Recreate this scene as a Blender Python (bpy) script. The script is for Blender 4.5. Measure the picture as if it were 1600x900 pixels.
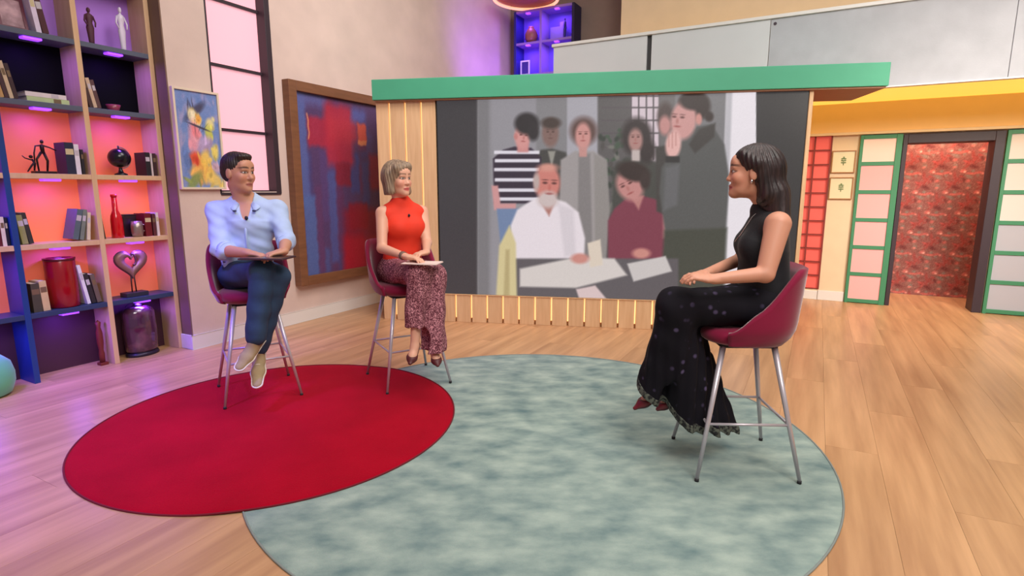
import bpy, bmesh, math, random
import numpy as np
from mathutils import Matrix, Vector

for o in list(bpy.data.objects):
    bpy.data.objects.remove(o)
scene = bpy.context.scene
COL = scene.collection
random.seed(7)

# ------------------------------------------------------------------ camera
FPX, PITCH, CAMH = 875.0, math.atan(0.175), 1.35
cam_d = bpy.data.cameras.new('camera')
cam_d.sensor_width = 36.0
cam_d.lens = FPX / 1600.0 * 36.0
cam_d.clip_start = 0.05
cam = bpy.data.objects.new('camera', cam_d)
COL.objects.link(cam)
cam.location = (0, 0, CAMH)
cam.rotation_euler = (math.pi / 2 - PITCH, 0, 0)
scene.camera = cam

# ------------------------------------------------------------------ world, exposure
vs = scene.view_settings
vs.view_transform = 'Standard'
vs.look = 'None'
vs.gamma = 1.0
vs.exposure = 0.0
vs.use_curve_mapping = False
world = bpy.data.worlds.new('studio_air')
scene.world = world
world.use_nodes = True
world.node_tree.nodes['Background'].inputs[0].default_value = (1.0, 0.93, 0.90, 1)
world.node_tree.nodes['Background'].inputs[1].default_value = 0.235

# ------------------------------------------------------------------ room frames
A = math.radians(28.4)            # the room: u runs along the left wall, v along the back wall
UX = (math.sin(A), math.cos(A))
VX = (math.cos(A), -math.sin(A))
B = math.radians(9.6)             # the media wall stands at its own angle
SX = (math.cos(B), -math.sin(B))
NX = (math.sin(B), math.cos(B))


def room(v, u, z=0.0):
    return Vector((v * VX[0] + u * UX[0], v * VX[1] + u * UX[1], z))


def unit(s, n, z=0.0):
    return Vector((s * SX[0] + n * NX[0], s * SX[1] + n * NX[1], z))


# ------------------------------------------------------------------ studio lights, mostly on the grid; doorway fill added
def area(name, loc, target, size, power, col, size_y=None, spread=180):
    d = bpy.data.lights.new(name, 'AREA')
    d.energy = power
    d.color = col
    d.size = size
    if size_y:
        d.shape = 'RECTANGLE'
        d.size_y = size_y
    d.spread = math.radians(spread)
    o = bpy.data.objects.new(name, d)
    COL.objects.link(o)
    o.location = loc
    o.rotation_euler = (Vector(target) - Vector(loc)).to_track_quat('-Z', 'Y').to_euler()
    return o


def spot(name, loc, target, power, col, angle=60, blend=1.0, r=0.1):
    d = bpy.data.lights.new(name, 'SPOT')
    d.energy = power
    d.color = col
    d.spot_size = math.radians(angle)
    d.spot_blend = blend
    d.shadow_soft_size = r
    o = bpy.data.objects.new(name, d)
    COL.objects.link(o)
    o.location = loc
    o.rotation_euler = (Vector(target) - Vector(loc)).to_track_quat('-Z', 'Y').to_euler()
    return o


area('key_softlight', (1.3, -0.6, 4.6), (0.5, 3.4, 0.7), 2.4, 88, (1.0, 0.94, 0.89), 2.0, 120)
area('top_softlight', (0.6, 3.2, 5.4), (0.6, 3.3, 0.0), 3.0, 50, (1.0, 0.94, 0.90), 2.8, 130)
area('wall_softlight', room(-1.4, 3.6, 5.0), room(-4.6, 5.0, 2.3), 2.0, 36, (1.0, 0.91, 0.87), 1.6, 95)
area('doorway_fill', room(2.6, 3.6, 3.3), room(0.9, 7.8, 0.7), 1.4, 34, (1.0, 0.91, 0.80), 1.0, 66)  # unseen fill added to brighten the wall under the balcony
area('balcony_softlight', room(0.6, 3.8, 5.2), room(0.2, 7.2, 3.2), 2.0, 50, (1.0, 0.96, 0.93), 1.2)
area('floor_softlight', room(1.6, 2.2, 5.0), room(1.6, 3.2, 0.0), 2.0, 46, (1.0, 0.88, 0.74), 2.0)
spot('violet_floor_wash', room(-3.0, -0.2, 4.4), room(-3.9, 1.4, 0.0), 1050, (0.22, 0.13, 1.0), 50, 1.0, 0.25)
spot('violet_wall_wash', room(-3.5, 7.1, 2.75), room(-4.62, 7.75, 3.5), 90, (0.34, 0.12, 1.0), 110, 1.0, 0.15)


# ------------------------------------------------------------------ materials
def lin(c):
    out = []
    for x in c[:3]:
        x = x / 255.0
        out.append(x / 12.92 if x <= 0.04045 else ((x + 0.055) / 1.055) ** 2.4)
    return out


MATS = {}


def mat(name, rgb, rough=0.6, metal=0.0, var=0.0, vscale=6.0, rgb2=None, bump=0.0, bscale=60.0,
        stretch=(1, 1, 1), emit=None, estr=0.0, sheen=0.0, coat=0.0, rnd=False, contrast=None, spec=None, detail=4.0):
    if name in MATS:
        return MATS[name]
    m = bpy.data.materials.new(name)
    m.use_nodes = True
    nt = m.node_tree
    b = nt.nodes['Principled BSDF']
    c = lin(rgb)
    b.inputs['Base Color'].default_value = (*c, 1)
    b.inputs['Roughness'].default_value = rough
    b.inputs['Metallic'].default_value = metal
    if spec is not None:
        b.inputs['Specular IOR Level'].default_value = spec
    if sheen:
        b.inputs['Sheen Weight'].default_value = sheen
        b.inputs['Sheen Roughness'].default_value = 0.4
    if coat:
        b.inputs['Coat Weight'].default_value = coat
        b.inputs['Coat Roughness'].default_value = 0.1
    if emit is not None:
        b.inputs['Emission Color'].default_value = (*lin(emit), 1)
        b.inputs['Emission Strength'].default_value = estr
    if var or rgb2 is not None or bump:
        tc = nt.nodes.new('ShaderNodeTexCoord')
        mp = nt.nodes.new('ShaderNodeMapping')
        mp.inputs['Scale'].default_value = stretch
        nt.links.new(tc.outputs['Object'], mp.inputs['Vector'])
        oi = None
        if rnd:
            oi = nt.nodes.new('ShaderNodeObjectInfo')
    if var or rgb2 is not None:
        n = nt.nodes.new('ShaderNodeTexNoise')
        n.noise_dimensions = '4D'
        n.inputs['Scale'].default_value = vscale
        n.inputs['Detail'].default_value = detail
        nt.links.new(mp.outputs[0], n.inputs['Vector'])
        if oi:
            mu = nt.nodes.new('ShaderNodeMath')
            mu.operation = 'MULTIPLY'
            mu.inputs[1].default_value = 37.0
            nt.links.new(oi.outputs['Random'], mu.inputs[0])
            nt.links.new(mu.outputs[0], n.inputs['W'])
        r = nt.nodes.new('ShaderNodeValToRGB')
        lo, hi = contrast or (0.3, 0.7)
        r.color_ramp.elements[0].position = lo
        r.color_ramp.elements[1].position = hi
        if rgb2 is None:
            c1 = [x * (1 - var) for x in c]
            c2 = [min(1, x * (1 + var)) for x in c]
        else:
            c1, c2 = c, lin(rgb2)
        r.color_ramp.elements[0].color = (*c1, 1)
        r.color_ramp.elements[1].color = (*c2, 1)
        nt.links.new(n.outputs['Fac'], r.inputs['Fac'])
        last = r.outputs['Color']
        if oi:
            hv = nt.nodes.new('ShaderNodeHueSaturation')
            mr = nt.nodes.new('ShaderNodeMapRange')
            mr.inputs['To Min'].default_value = 0.94
            mr.inputs['To Max'].default_value = 1.06
            nt.links.new(oi.outputs['Random'], mr.inputs['Value'])
            nt.links.new(mr.outputs[0], hv.inputs['Value'])
            nt.links.new(last, hv.inputs['Color'])
            last = hv.outputs['Color']
        nt.links.new(last, b.inputs['Base Color'])
    if bump:
        n2 = nt.nodes.new('ShaderNodeTexNoise')
        n2.inputs['Scale'].default_value = bscale
        n2.inputs['Detail'].default_value = 3
        nt.links.new(mp.outputs[0], n2.inputs['Vector'])
        bp = nt.nodes.new('ShaderNodeBump')
        bp.inputs['Strength'].default_value = bump
        bp.inputs['Distance'].default_value = 0.01
        nt.links.new(n2.outputs['Fac'], bp.inputs['Height'])
        nt.links.new(bp.outputs[0], b.inputs['Normal'])
    MATS[name] = m
    return m


def mat_attr(name, rough=0.6, emit=0.0, bump=0.0, bscale=200, sss=0.0):
    """colour printed on the surface, read from the mesh's colour attribute"""
    if name in MATS:
        return MATS[name]
    m = bpy.data.materials.new(name)
    m.use_nodes = True
    nt = m.node_tree
    b = nt.nodes['Principled BSDF']
    a = nt.nodes.new('ShaderNodeAttribute')
    a.attribute_name = 'Col'
    b.inputs['Roughness'].default_value = rough
    if emit:
        b.inputs['Base Color'].default_value = (0.01, 0.01, 0.01, 1)
        nt.links.new(a.outputs['Color'], b.inputs['Emission Color'])
        b.inputs['Emission Strength'].default_value = emit
    else:
        nt.links.new(a.outputs['Color'], b.inputs['Base Color'])
    if sss:
        b.inputs['Subsurface Weight'].default_value = sss
        b.inputs['Subsurface Radius'].default_value = (1.0, 0.35, 0.2)
        b.inputs['Subsurface Scale'].default_value = 0.01
    MATS[name] = m
    return m


# ------------------------------------------------------------------ mesh builder
class MB:
    def __init__(self):
        self.v, self.f, self.sm = [], [], []

    def add(self, vs_, fs_, smooth=False):
        o = len(self.v)
        self.v += [tuple(p) for p in vs_]
        self.f += [tuple(i + o for i in q) for q in fs_]
        self.sm += [smooth] * len(fs_)
        return self

    def box(self, x0, x1, y0, y1, z0, z1, M=None):
        p = [Vector((x, y, z)) for z in (z0, z1) for y in (y0, y1) for x in (x0, x1)]
        if M is not None:
            p = [M @ q for q in p]
        return self.add(p, [(0, 2, 3, 1), (4, 5, 7, 6), (0, 1, 5, 4), (2, 6, 7, 3), (0, 4, 6, 2), (1, 3, 7, 5)])

    def cyl(self, a, b, ra, rb=None, n=16, cap=True):
        rb = ra if rb is None else rb
        a, b = Vector(a), Vector(b)
        d = (b - a).normalized()
        x = d.orthogonal().normalized()
        y = d.cross(x)
        vs_ = []
        for c, r in ((a, ra), (b, rb)):
            for i in range(n):
                t = 2 * math.pi * i / n
                vs_.append(c + x * (r * math.cos(t)) + y * (r * math.sin(t)))
        o = len(self.v)
        self.add(vs_, [(i, (i + 1) % n, n + (i + 1) % n, n + i) for i in range(n)], True)
        if cap:
            self.add([], [])
            self.f += [tuple(o + i for i in reversed(range(n))), tuple(o + n + i for i in range(n))]
            self.sm += [False, False]
        return self

    def lathe(self, prof, c=(0, 0, 0), n=28, sx=1, sy=1):
        vs_ = []
        for r, z in prof:
            for i in range(n):
                t = 2 * math.pi * i / n
                vs_.append((c[0] + r * math.cos(t) * sx, c[1] + r * math.sin(t) * sy, c[2] + z))
        fs_ = []
        for k in range(len(prof) - 1):
            for i in range(n):
                j = (i + 1) % n
                fs_.append((k * n + i, k * n + j, (k + 1) * n + j, (k + 1) * n + i))
        self.add(vs_, fs_, True)
        return self

    def tube(self, pts, r, n=10, closed=False):
        pts = [Vector(p) for p in pts]
        m = len(pts)
        rs = r if isinstance(r, (list, tuple)) else [r] * m
        vs_ = []
        ref = Vector((0.13, 0.21, 0.97))
        for k in range(m):
            if closed:
                d = (pts[(k + 1) % m] - pts[k - 1]).normalized()
            else:
                d = (pts[min(k + 1, m - 1)] - pts[max(k - 1, 0)]).normalized()
            x = (ref - d * ref.dot(d))
            if x.length < 0.05:
                x = d.orthogonal()
            x.normalize()
            y = d.cross(x)
            for i in range(n):
                t = 2 * math.pi * i / n
                vs_.append(pts[k] + x * (rs[k] * math.cos(t)) + y * (rs[k] * math.sin(t)))
        fs_ = []
        for k in range(m if closed else m - 1):
            k2 = (k + 1) % m
            for i in range(n):
                j = (i + 1) % n
                fs_.append((k * n + i, k * n + j, k2 * n + j, k2 * n + i))
        o = len(self.v)
        self.add(vs_, fs_, True)
        if not closed:
            self.f += [tuple(o + i for i in reversed(range(n))), tuple(o + (m - 1) * n + i for i in range(n))]
            self.sm += [False, False]
        return self

    def ball(self, c, r, n=14, R=None):
        r = r if isinstance(r, (list, tuple)) else (r, r, r)
        vs_, fs_ = [], []
        for k in range(n + 1):
            ph = math.pi * k / n
            for i in range(2 * n):
                t = math.pi * i / n
                q = Vector((r[0] * math.sin(ph) * math.cos(t), r[1] * math.sin(ph) * math.sin(t), -r[2] * math.cos(ph)))
                if R is not None:
                    q = R @ q
                vs_.append(Vector(c) + q)
        w = 2 * n
        for k in range(n):
            for i in range(w):
                j = (i + 1) % w
                fs_.append((k * w + i, k * w + j, (k + 1) * w + j, (k + 1) * w + i))
        self.add(vs_, fs_, True)
        return self

    def mesh(self, name):
        me = bpy.data.meshes.new(name)
        me.from_pydata(self.v, [], self.f)
        me.polygons.foreach_set('use_smooth', self.sm)
        bm = bmesh.new()
        bm.from_mesh(me)
        bmesh.ops.remove_doubles(bm, verts=bm.verts, dist=1e-5)
        bmesh.ops.recalc_face_normals(bm, faces=bm.faces)
        bm.to_mesh(me)
        bm.free()
        me.update()
        return me


def link(name, me, m, parent=None, loc=None, rotz=None, bevel=0.0):
    o = bpy.data.objects.new(name, me)
    COL.objects.link(o)
    if m is not None and len(me.materials) == 0:
        me.materials.append(m)
    if parent is not None:
        o.parent = parent
    if loc is not None:
        o.location = loc
    if rotz is not None:
        o.rotation_euler = (0, 0, rotz)
    if bevel:
        b = o.modifiers.new('bevel', 'BEVEL')
        b.width = bevel
        b.segments = 2
        b.limit_method = 'ANGLE'
    return o


def obj(name, mb, m, parent=None, loc=None, rotz=None, bevel=0.0):
    return link(name, mb.mesh(name), m, parent, loc, rotz, bevel)


def tag(o, label, cat, group=None):
    o['label'] = label
    o['category'] = cat
    if group:
        o['group'] = group
    return o


def empty(name, label, cat, loc, rotz=0.0, group=None):
    o = bpy.data.objects.new(name, None)
    o.empty_display_size = 0.1
    COL.objects.link(o)
    o.location = loc
    o.rotation_euler = (0, 0, rotz)
    return tag(o, label, cat, group)


def struct(o):
    o['kind'] = 'structure'
    return o


def grid_paint(name, nx, ny, fn_pos, fn_col, m, parent=None, loc=None, rotz=None):
    """a flat printed surface: fn_pos(a,b) -> xyz arrays, fn_col(a,b) -> srgb 0..255"""
    a, b = np.meshgrid(np.linspace(0, 1, nx), np.linspace(0, 1, ny))
    P = np.stack(fn_pos(a, b), -1).reshape(-1, 3)
    c = fn_col(a, b).reshape(-1, 3) / 255.0
    c = np.where(c <= 0.04045, c / 12.92, ((c + 0.055) / 1.055) ** 2.4)
    i = np.arange(nx * ny).reshape(ny, nx)
    q = np.stack([i[:-1, :-1], i[:-1, 1:], i[1:, 1:], i[1:, :-1]], -1).reshape(-1, 4)
    me = raw_mesh(name, P, q, c, False)
    return link(name, me, m, parent, loc, rotz)


def raw_mesh(name, P, q, col=None, smooth=True):
    me = bpy.data.meshes.new(name)
    me.vertices.add(len(P))
    me.vertices.foreach_set('co', np.ascontiguousarray(P, dtype=np.float32).ravel())
    me.loops.add(q.size)
    me.loops.foreach_set('vertex_index', np.ascontiguousarray(q, dtype=np.int32).ravel())
    me.polygons.add(len(q))
    me.polygons.foreach_set('loop_start', np.arange(0, q.size, 4, dtype=np.int32))
    me.polygons.foreach_set('loop_total', np.full(len(q), 4, dtype=np.int32))
    me.polygons.foreach_set('use_smooth', np.full(len(q), smooth))
    me.update(calc_edges=True)
    me.validate()
    if col is not None:
        at = me.color_attributes.new('Col', 'FLOAT_COLOR', 'POINT')
        at.data.foreach_set('color', np.c_[col, np.ones(len(col))].astype(np.float32).ravel())
    return me


# paint helpers: soft shapes laid over an rgb array
class Paint:
    def __init__(self, X, Y, base):
        self.X, self.Y = X, Y
        self.c = np.zeros(X.shape + (3,)) + np.array(base, float)

    def mix(self, m, col):
        self.c = self.c * (1 - m[..., None]) + np.array(col, float) * m[..., None]

    def ell(self, cx, cy, rx, ry, col, soft=0.12, rot=0.0, alpha=1.0):
        dx, dy = self.X - cx, self.Y - cy
        ca, sa = math.cos(rot), math.sin(rot)
        r = np.sqrt(((dx * ca + dy * sa) / rx) ** 2 + ((-dx * sa + dy * ca) / ry) ** 2)
        self.mix(np.clip((1 + soft - r) / (2 * soft), 0, 1) * alpha, col)

    def rect(self, x0, x1, y0, y1, col, soft=1.0, alpha=1.0):
        m = np.clip((self.X - x0) / soft + .5, 0, 1) * np.clip((x1 - self.X) / soft + .5, 0, 1) \
            * np.clip((self.Y - y0) / soft + .5, 0, 1) * np.clip((y1 - self.Y) / soft + .5, 0, 1)
        self.mix(m * alpha, col)

    def poly(self, pts, col, soft=2.0, alpha=1.0):
        pts = np.array(pts, float)
        ins = np.zeros(self.X.shape, bool)
        dist = np.full(self.X.shape, 1e9)
        n = len(pts)
        for i in range(n):
            x0, y0 = pts[i]
            x1, y1 = pts[(i + 1) % n]
            cond = ((y0 > self.Y) != (y1 > self.Y))
            xi = (x1 - x0) * (self.Y - y0) / ((y1 - y0) if y1 != y0 else 1e-9) + x0
            ins ^= cond & (self.X < xi)
            L2 = (x1 - x0) ** 2 + (y1 - y0) ** 2
            t = np.clip(((self.X - x0) * (x1 - x0) + (self.Y - y0) * (y1 - y0)) / L2, 0, 1)
            dist = np.minimum(dist, np.hypot(self.X - x0 - t * (x1 - x0), self.Y - y0 - t * (y1 - y0)))
        sd = np.where(ins, dist, -dist)
        self.mix(np.clip(sd / soft + .5, 0, 1) * alpha, col)


CP, SP = math.cos(PITCH), math.sin(PITCH)


def J(px, py, Y):
    """the point at distance Y in front of the tripod seen at a measured direction"""
    a, b = (px - 800) / FPX, -(py - 450) / FPX
    r = (a, CP + b * SP, -SP + b * CP)
    t = Y / r[1]
    return np.array([r[0] * t, Y, CAMH + r[2] * t])


def seen(x, y, z):
    d = (x, y, z - CAMH)
    zc = d[1] * CP - d[2] * SP
    up = d[1] * SP + d[2] * CP
    return 800 + FPX * d[0] / zc, 450 - FPX * up / zc

# ================================================================== STRUCTURE
M_wood = mat('oak_laminate', (172, 126, 90), 0.34, var=0, vscale=1.8, rgb2=(224, 176, 130), stretch=(7.0, 0.55, 1), detail=6.0, rnd=True,
             contrast=(0.25, 0.75), bump=0.04, bscale=40, spec=0.4)
M_wall = mat('beige_plaster', (214, 191, 181), 0.85, var=0.07, vscale=3.0, bump=0.15, bscale=30)
M_return = mat('taupe_return_shade', (128, 100, 84), 0.8, var=0.06)  # shade of the wall return put into a darker brown
M_white = mat('white_paint', (232, 228, 224), 0.45)
M_dark = mat('dark_plum_paint', (58, 44, 54), 0.5)
M_greyfascia = mat('grey_render', (182, 184, 190), 0.8, var=0.08, vscale=4.0, bump=0.1)
M_whitefascia = mat('white_render', (212, 214, 217), 0.75, var=0.02, vscale=3.0)
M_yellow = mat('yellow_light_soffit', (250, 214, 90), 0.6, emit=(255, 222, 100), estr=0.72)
M_orange = mat('orange_header_paint', (250, 206, 146), 0.7, var=0.02)
M_cream = mat('cream_paint', (236, 210, 176), 0.8, var=0.03)
M_upper = mat('peach_paint', (240, 214, 182), 0.85, var=0.03)
M_mauve = mat('mauve_grey_paint', (150, 130, 122), 0.85, var=0.05)

# floor: slab with every board of the laminate laid on it, running along the left wall
mb = MB()
mb.box(-8, 6.5, -2.5, 10.5, -0.1, -0.012)
floor = struct(obj('floor', mb, M_wood, rotz=-A))
PW, PL = 0.24, 1.8
plank_me = MB().box(-PW / 2 + .0005, PW / 2 - .0005, -PL / 2 + .0005, PL / 2 - .0005, -0.012, 0.0).mesh('plank')
plank_me.materials.append(M_wood)
cand, rest = [], MB()
iv = 0
v = -7.9
while v < 6.3:
    off = (iv * 0.67) % PL
    uu = -2.4 + off - PL
    while uu < 10.4:
        vis = 0
        for da in (-.5, 0, .5):
            for db in (-.5, -.25, 0, .25, .5):
                P = room(v + da * PW, uu + db * PL)
                if P.y > 0.6:
                    x, y = seen(P.x, P.y, 0)
                    if -10 < x < 1610 and -10 < y < 910:
                        vis = max(vis, 1.0 / P.length)
        # out of sight behind the walls
        if (v < -4.9 and uu > 1.2) or uu > 9.2 or (uu - PL / 2 > 5.7 and v < -0.8):
            vis = 0
        if -2.5 < uu - PL / 2 and uu + PL / 2 < 10.5:
            cand.append((vis, v, uu))
        uu += PL
    v += PW
    iv += 1
cand.sort(reverse=True)
for k, (vis, v, uu) in enumerate(cand):
    if vis > 0 and k < 290:
        o = link('plank', plank_me, None, floor, (v, uu, 0))
    else:
        rest.box(v - PW / 2 + .001, v + PW / 2 - .001, uu - PL / 2 + .001, uu + PL / 2 - .001, -0.012, 0.0)
o = obj('plank_field', rest, M_wood, floor)
o['kind'] = 'stuff'

# left wall with the window opening
WV = -4.62                       # wall face
WU0, WU1, WZ0, WZ1 = 3.17, 3.80, 1.335, 4.06
mb = MB()
mb.box(WV - .3, WV, 2.80, WU0, 0, 5.0)
mb.box(WV - .3, WV, WU1, 8.5, 0, 5.0)
mb.box(WV - .3, WV, WU0, WU1, 0, WZ0)
mb.box(WV - .3, WV, WU0, WU1, WZ1, 5.0)
wall_left = struct(obj('wall_left', mb, M_wall, rotz=-A))
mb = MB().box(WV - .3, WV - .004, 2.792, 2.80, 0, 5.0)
struct(obj('wall_return_shade', mb, M_return, rotz=-A))  # thin dark sheet on the return face, standing in for its shade
# wall behind the bookcase
mb = MB().box(-5.3, -5.05, -2.2, 2.80, 0, 5.0)
struct(obj('wall_behind_bookcase', mb, M_wall, rotz=-A))
# baseboard with return
mb = MB()
mb.box(WV, WV + .018, 2.774, 8.48, 0, .125)
mb.box(WV - .14, WV + .018, 2.774, 2.792, 0, .125)
struct(obj('baseboard_left', mb, M_white, rotz=-A, bevel=.004))

# tall window, frosted panes lit from behind, dark bars
M_pane = mat('frosted_pink_glass', (226, 160, 172), 0.4, emit=(252, 186, 200), estr=0.62)
M_bar = mat('dark_window_bar', (52, 38, 48), 0.5)
win = struct(bpy.data.objects.new('window_1', None))
COL.objects.link(win)
win.rotation_euler = (0, 0, -A)
zs = [1.335, 1.88, 2.425, 2.97, 3.515, 4.06]
for a, b in zip(zs[:-1], zs[1:]):
    obj('pane', MB().box(WV - .118, WV - .108, WU0 + .012, WU1 - .04, a + .004, b - .004), M_pane, win)
for z in zs:
    obj('glazing_bar', MB().box(WV - .125, WV - .085, WU0, WU1, z - .013, z + .013), M_bar, win, bevel=.002)
obj('jamb', MB().box(WV - .125, WV + .004, WU1 - .045, WU1 + .012, WZ0 - .02, WZ1), M_bar, win, bevel=.003)
obj('jamb', MB().box(WV - .125, WV + .004, WU0 - .004, WU0 + .012, WZ0 - .02, WZ1), M_bar, win, bevel=.003)
obj('sill', MB().box(WV - .125, WV + .012, WU0, WU1, WZ0 - .03, WZ0 - .008), M_bar, win, bevel=.003)
obj('backing_board', MB().box(WV - .16, WV - .15, WU0, WU1, WZ0, WZ1), M_white, win)

# back wall: piers, opening to the corridor, orange header
BU = 7.88
OP0, OP1, OPZ = 0.79, 1.66, 1.97
mb = MB()
mb.box(-4.62, -0.62, BU, BU + .25, 0, 2.345)
mb.box(-0.62, 0.085, BU, BU + .25, 1.99, 2.345)
mb.box(-0.62, 0.085, BU, BU + .25, 0, 0.13)
mb.box(0.085, OP0, BU, BU + .25, 0, 2.345)
mb.box(OP0, OP1, BU, BU + .25, OPZ, 2.345)
mb.box(OP1, 5.5, BU, BU + .25, 0, 2.345)
wall_back = struct(obj('wall_back', mb, M_cream, rotz=-A))
struct(obj('trim_2', MB().box(-4.4, 5.5, BU - .05, BU - .001, 2.015, 2.344), M_orange, rotz=-A, bevel=.004))
struct(obj('trim_3', MB().box(-4.4, 5.5, BU - .06, BU - .001, 1.985, 2.014), M_upper, rotz=-A))
struct(obj('baseboard_back', MB().box(0.085, 0.365, BU - .02, BU - .001, 0, .12), M_white, rotz=-A, bevel=.004))
struct(obj('baseboard_back_far', MB().box(-4.6, 0.08, BU - .018, BU - .001, 0, .11), M_white, rotz=-A, bevel=.004))

# dark door frame round the opening
door = struct(bpy.data.objects.new('door_1', None))
COL.objects.link(door)
door.rotation_euler = (0, 0, -A)
obj('jamb', MB().box(OP0, OP0 + .045, BU - .035, BU + .25, 0, OPZ), M_dark, door, bevel=.004)
obj('jamb', MB().box(OP1 - .055, OP1 + .03, BU - .035, BU + .25, 0, OPZ), M_dark, door, bevel=.004)
obj('head', MB().box(OP0 + .045, OP1 - .055, BU - .035, BU + .25, OPZ - .1, OPZ), M_dark, door, bevel=.004)

# corridor behind the opening, papered end wall
wc_ = struct(obj('wall_corridor', MB().box(-0.3, 3.4, 8.84, 9.0, 0, 2.6), mat('corridor_plaster', (150, 90, 82), .8), rotz=-A))


def wallpaper(a, b):
    X, Y = a * 2.2, b * 2.15
    p = Paint(X, Y, (140, 88, 82))
    rs = random.Random(11)
    motif = []
    for k in range(26):
        motif.append((rs.uniform(-.16, .16), rs.uniform(-.13, .13), rs.uniform(.012, .05), rs.uniform(.008, .03),
                      rs.choice([(120, 44, 44), (160, 70, 66), (132, 124, 116), (146, 100, 92), (170, 72, 68), (120, 108, 98), (112, 52, 52), (136, 120, 112)]), rs.uniform(0, 3)))
    motif += [(-.10, .05, .030, .022, (214, 120, 112), .3), (-.085, .04, .014, .012, (244, 186, 170), .2), (-.02, .02, .05, .012, (206, 108, 100), -.1), (.05, .03, .035, .014, (198, 96, 90), .2),
              (.09, .02, .014, .012, (226, 140, 128), 0), (-.04, -.07, .022, .018, (206, 110, 104), .5), (.07, -.09, .03, .012, (190, 84, 80), -.4), (.12, .10, .02, .014, (216, 124, 114), .2)]
    for r in range(-1, 10):
        for c in range(-1, 8):
            cx, cy = c * .31 + (.155 if r % 2 else 0), r * .255
            for (dx, dy, rx, ry, col, rot) in motif:
                x0, y0 = cx + dx, cy + dy
                if -.1 < x0 < 2.3 and -.1 < y0 < 2.25:
                    i0, i1 = int(max(0, (x0 - .09) / 2.2 * (X.shape[1] - 1))), int(min(X.shape[1], (x0 + .09) / 2.2 * (X.shape[1] - 1) + 2))
                    j0, j1 = int(max(0, (y0 - .09) / 2.15 * (X.shape[0] - 1))), int(min(X.shape[0], (y0 + .09) / 2.15 * (X.shape[0] - 1) + 2))
                    if i1 - i0 > 1 and j1 - j0 > 1:
                        q = Paint(X[j0:j1, i0:i1], Y[j0:j1, i0:i1], (0, 0, 0))
                        q.c = p.c[j0:j1, i0:i1]
                        q.ell(x0, y0, rx, ry, col, .45, rot, .85)
                        p.c[j0:j1, i0:i1] = q.c
    rr = np.random.RandomState(4)
    p.c += rr.normal(0, 9, p.c.shape[:2])[..., None]
    return np.clip(p.c, 0, 255)


grid_paint('floral_wallpaper', 280, 270, lambda a, b: (.4 + a * 2.2, a * 0 + 8.838, .0 + b * 2.15), wallpaper, mat_attr('printed_wallpaper', .8), wc_)
mb = MB()
mb.box(-0.3, -0.15, BU + .25, 8.84, 0, 2.6)
mb.box(3.25, 3.4, BU + .25, 8.84, 0, 2.6)
struct(obj('wall_corridor_side', mb, M_orange, rotz=-A))
struct(obj('ceiling_corridor', MB().box(-0.3, 3.4, BU + .25, 9.0, 2.6, 2.7), M_orange, rotz=-A))
d = bpy.data.lights.new('corridor_lamp', 'AREA')
d.energy = 34
d.color = (1.0, 0.70, 0.54)
d.size = 0.7
o = bpy.data.objects.new('corridor_lamp', d)
COL.objects.link(o)
o.location = room(1.2, 8.42, 2.5)

# glowing red lattice window beside the media wall
M_redpane = mat('red_backlit_glass', (214, 92, 82), 0.5, emit=(236, 92, 78), estr=0.42, var=0.1, vscale=5)
M_redbar = mat('dark_red_bar', (138, 52, 46), 0.6)
win2 = struct(bpy.data.objects.new('window_2', None))
COL.objects.link(win2)
win2.rotation_euler = (0, 0, -A)
rows, z0, z1 = 11, 0.13, 1.99
dz = (z1 - z0) / rows
for c_ in range(4):
    va = 0.085 - .176 * (c_ + 1)
    for r_ in range(rows):
        obj('pane', MB().box(va + .008, va + .168, BU + .03, BU + .04, z0 + dz * r_ + .008, z0 + dz * (r_ + 1) - .008),
            M_redpane, win2, bevel=.003)
for c_ in range(5):
    va = 0.085 - .176 * c_
    obj('glazing_bar', MB().box(va - .009, va + .009, BU - .006, BU + .05, z0, z1), M_redbar, win2)
for r_ in range(rows + 1):
    obj('glazing_bar', MB().box(-.62, .085, BU + .0, BU + .05, z0 + dz * r_ - .008, z0 + dz * r_ + .008), M_redbar, win2)
obj('backing_board', MB().box(-.62, .085, BU + .08, BU + .1, z0, z1), M_redbar, win2)

# balcony in front of the upper wall: fascia panels, cap, yellow soffit
FU, FZ0, FZ1 = 6.75, 2.345, 3.10
bal = struct(bpy.data.objects.new('trim_4', None))
COL.objects.link(bal)
bal.rotation_euler = (0, 0, -A)
for a, b, m in ((-3.06, -1.885, M_whitefascia), (-1.83, -0.59, M_whitefascia), (-0.585, 1.4, M_greyfascia), (1.404, 3.4, M_greyfascia), (3.404, 5.4, M_greyfascia)):
    obj('fascia_panel', MB().box(a, b, FU, FU + .06, FZ0, FZ1), m, bal, bevel=.003)
obj('joint_strip', MB().box(-1.885, -1.83, FU + .03, FU + .06, FZ0, FZ1), mat('charcoal', (60, 58, 60), .6), bal)
obj('cap', MB().box(-3.08, 5.4, FU - .02, FU + .1, FZ1, FZ1 + .035), M_white, bal, bevel=.004)
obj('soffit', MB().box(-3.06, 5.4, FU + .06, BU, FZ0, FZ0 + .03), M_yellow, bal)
obj('end_panel', MB().box(-3.06, -3.0, FU + .06, BU, FZ0, FZ1), M_whitefascia, bal)
obj('drip_edge', MB().box(-3.06, 5.4, FU - .012, FU + .06, FZ0 - .012, FZ0), M_white, bal)
b_ = obj('bolt', MB().cyl((-0.545, FU - .004, FZ1 - .05), (-0.545, FU + .01, FZ1 - .05), .016), M_dark, bal)
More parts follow.
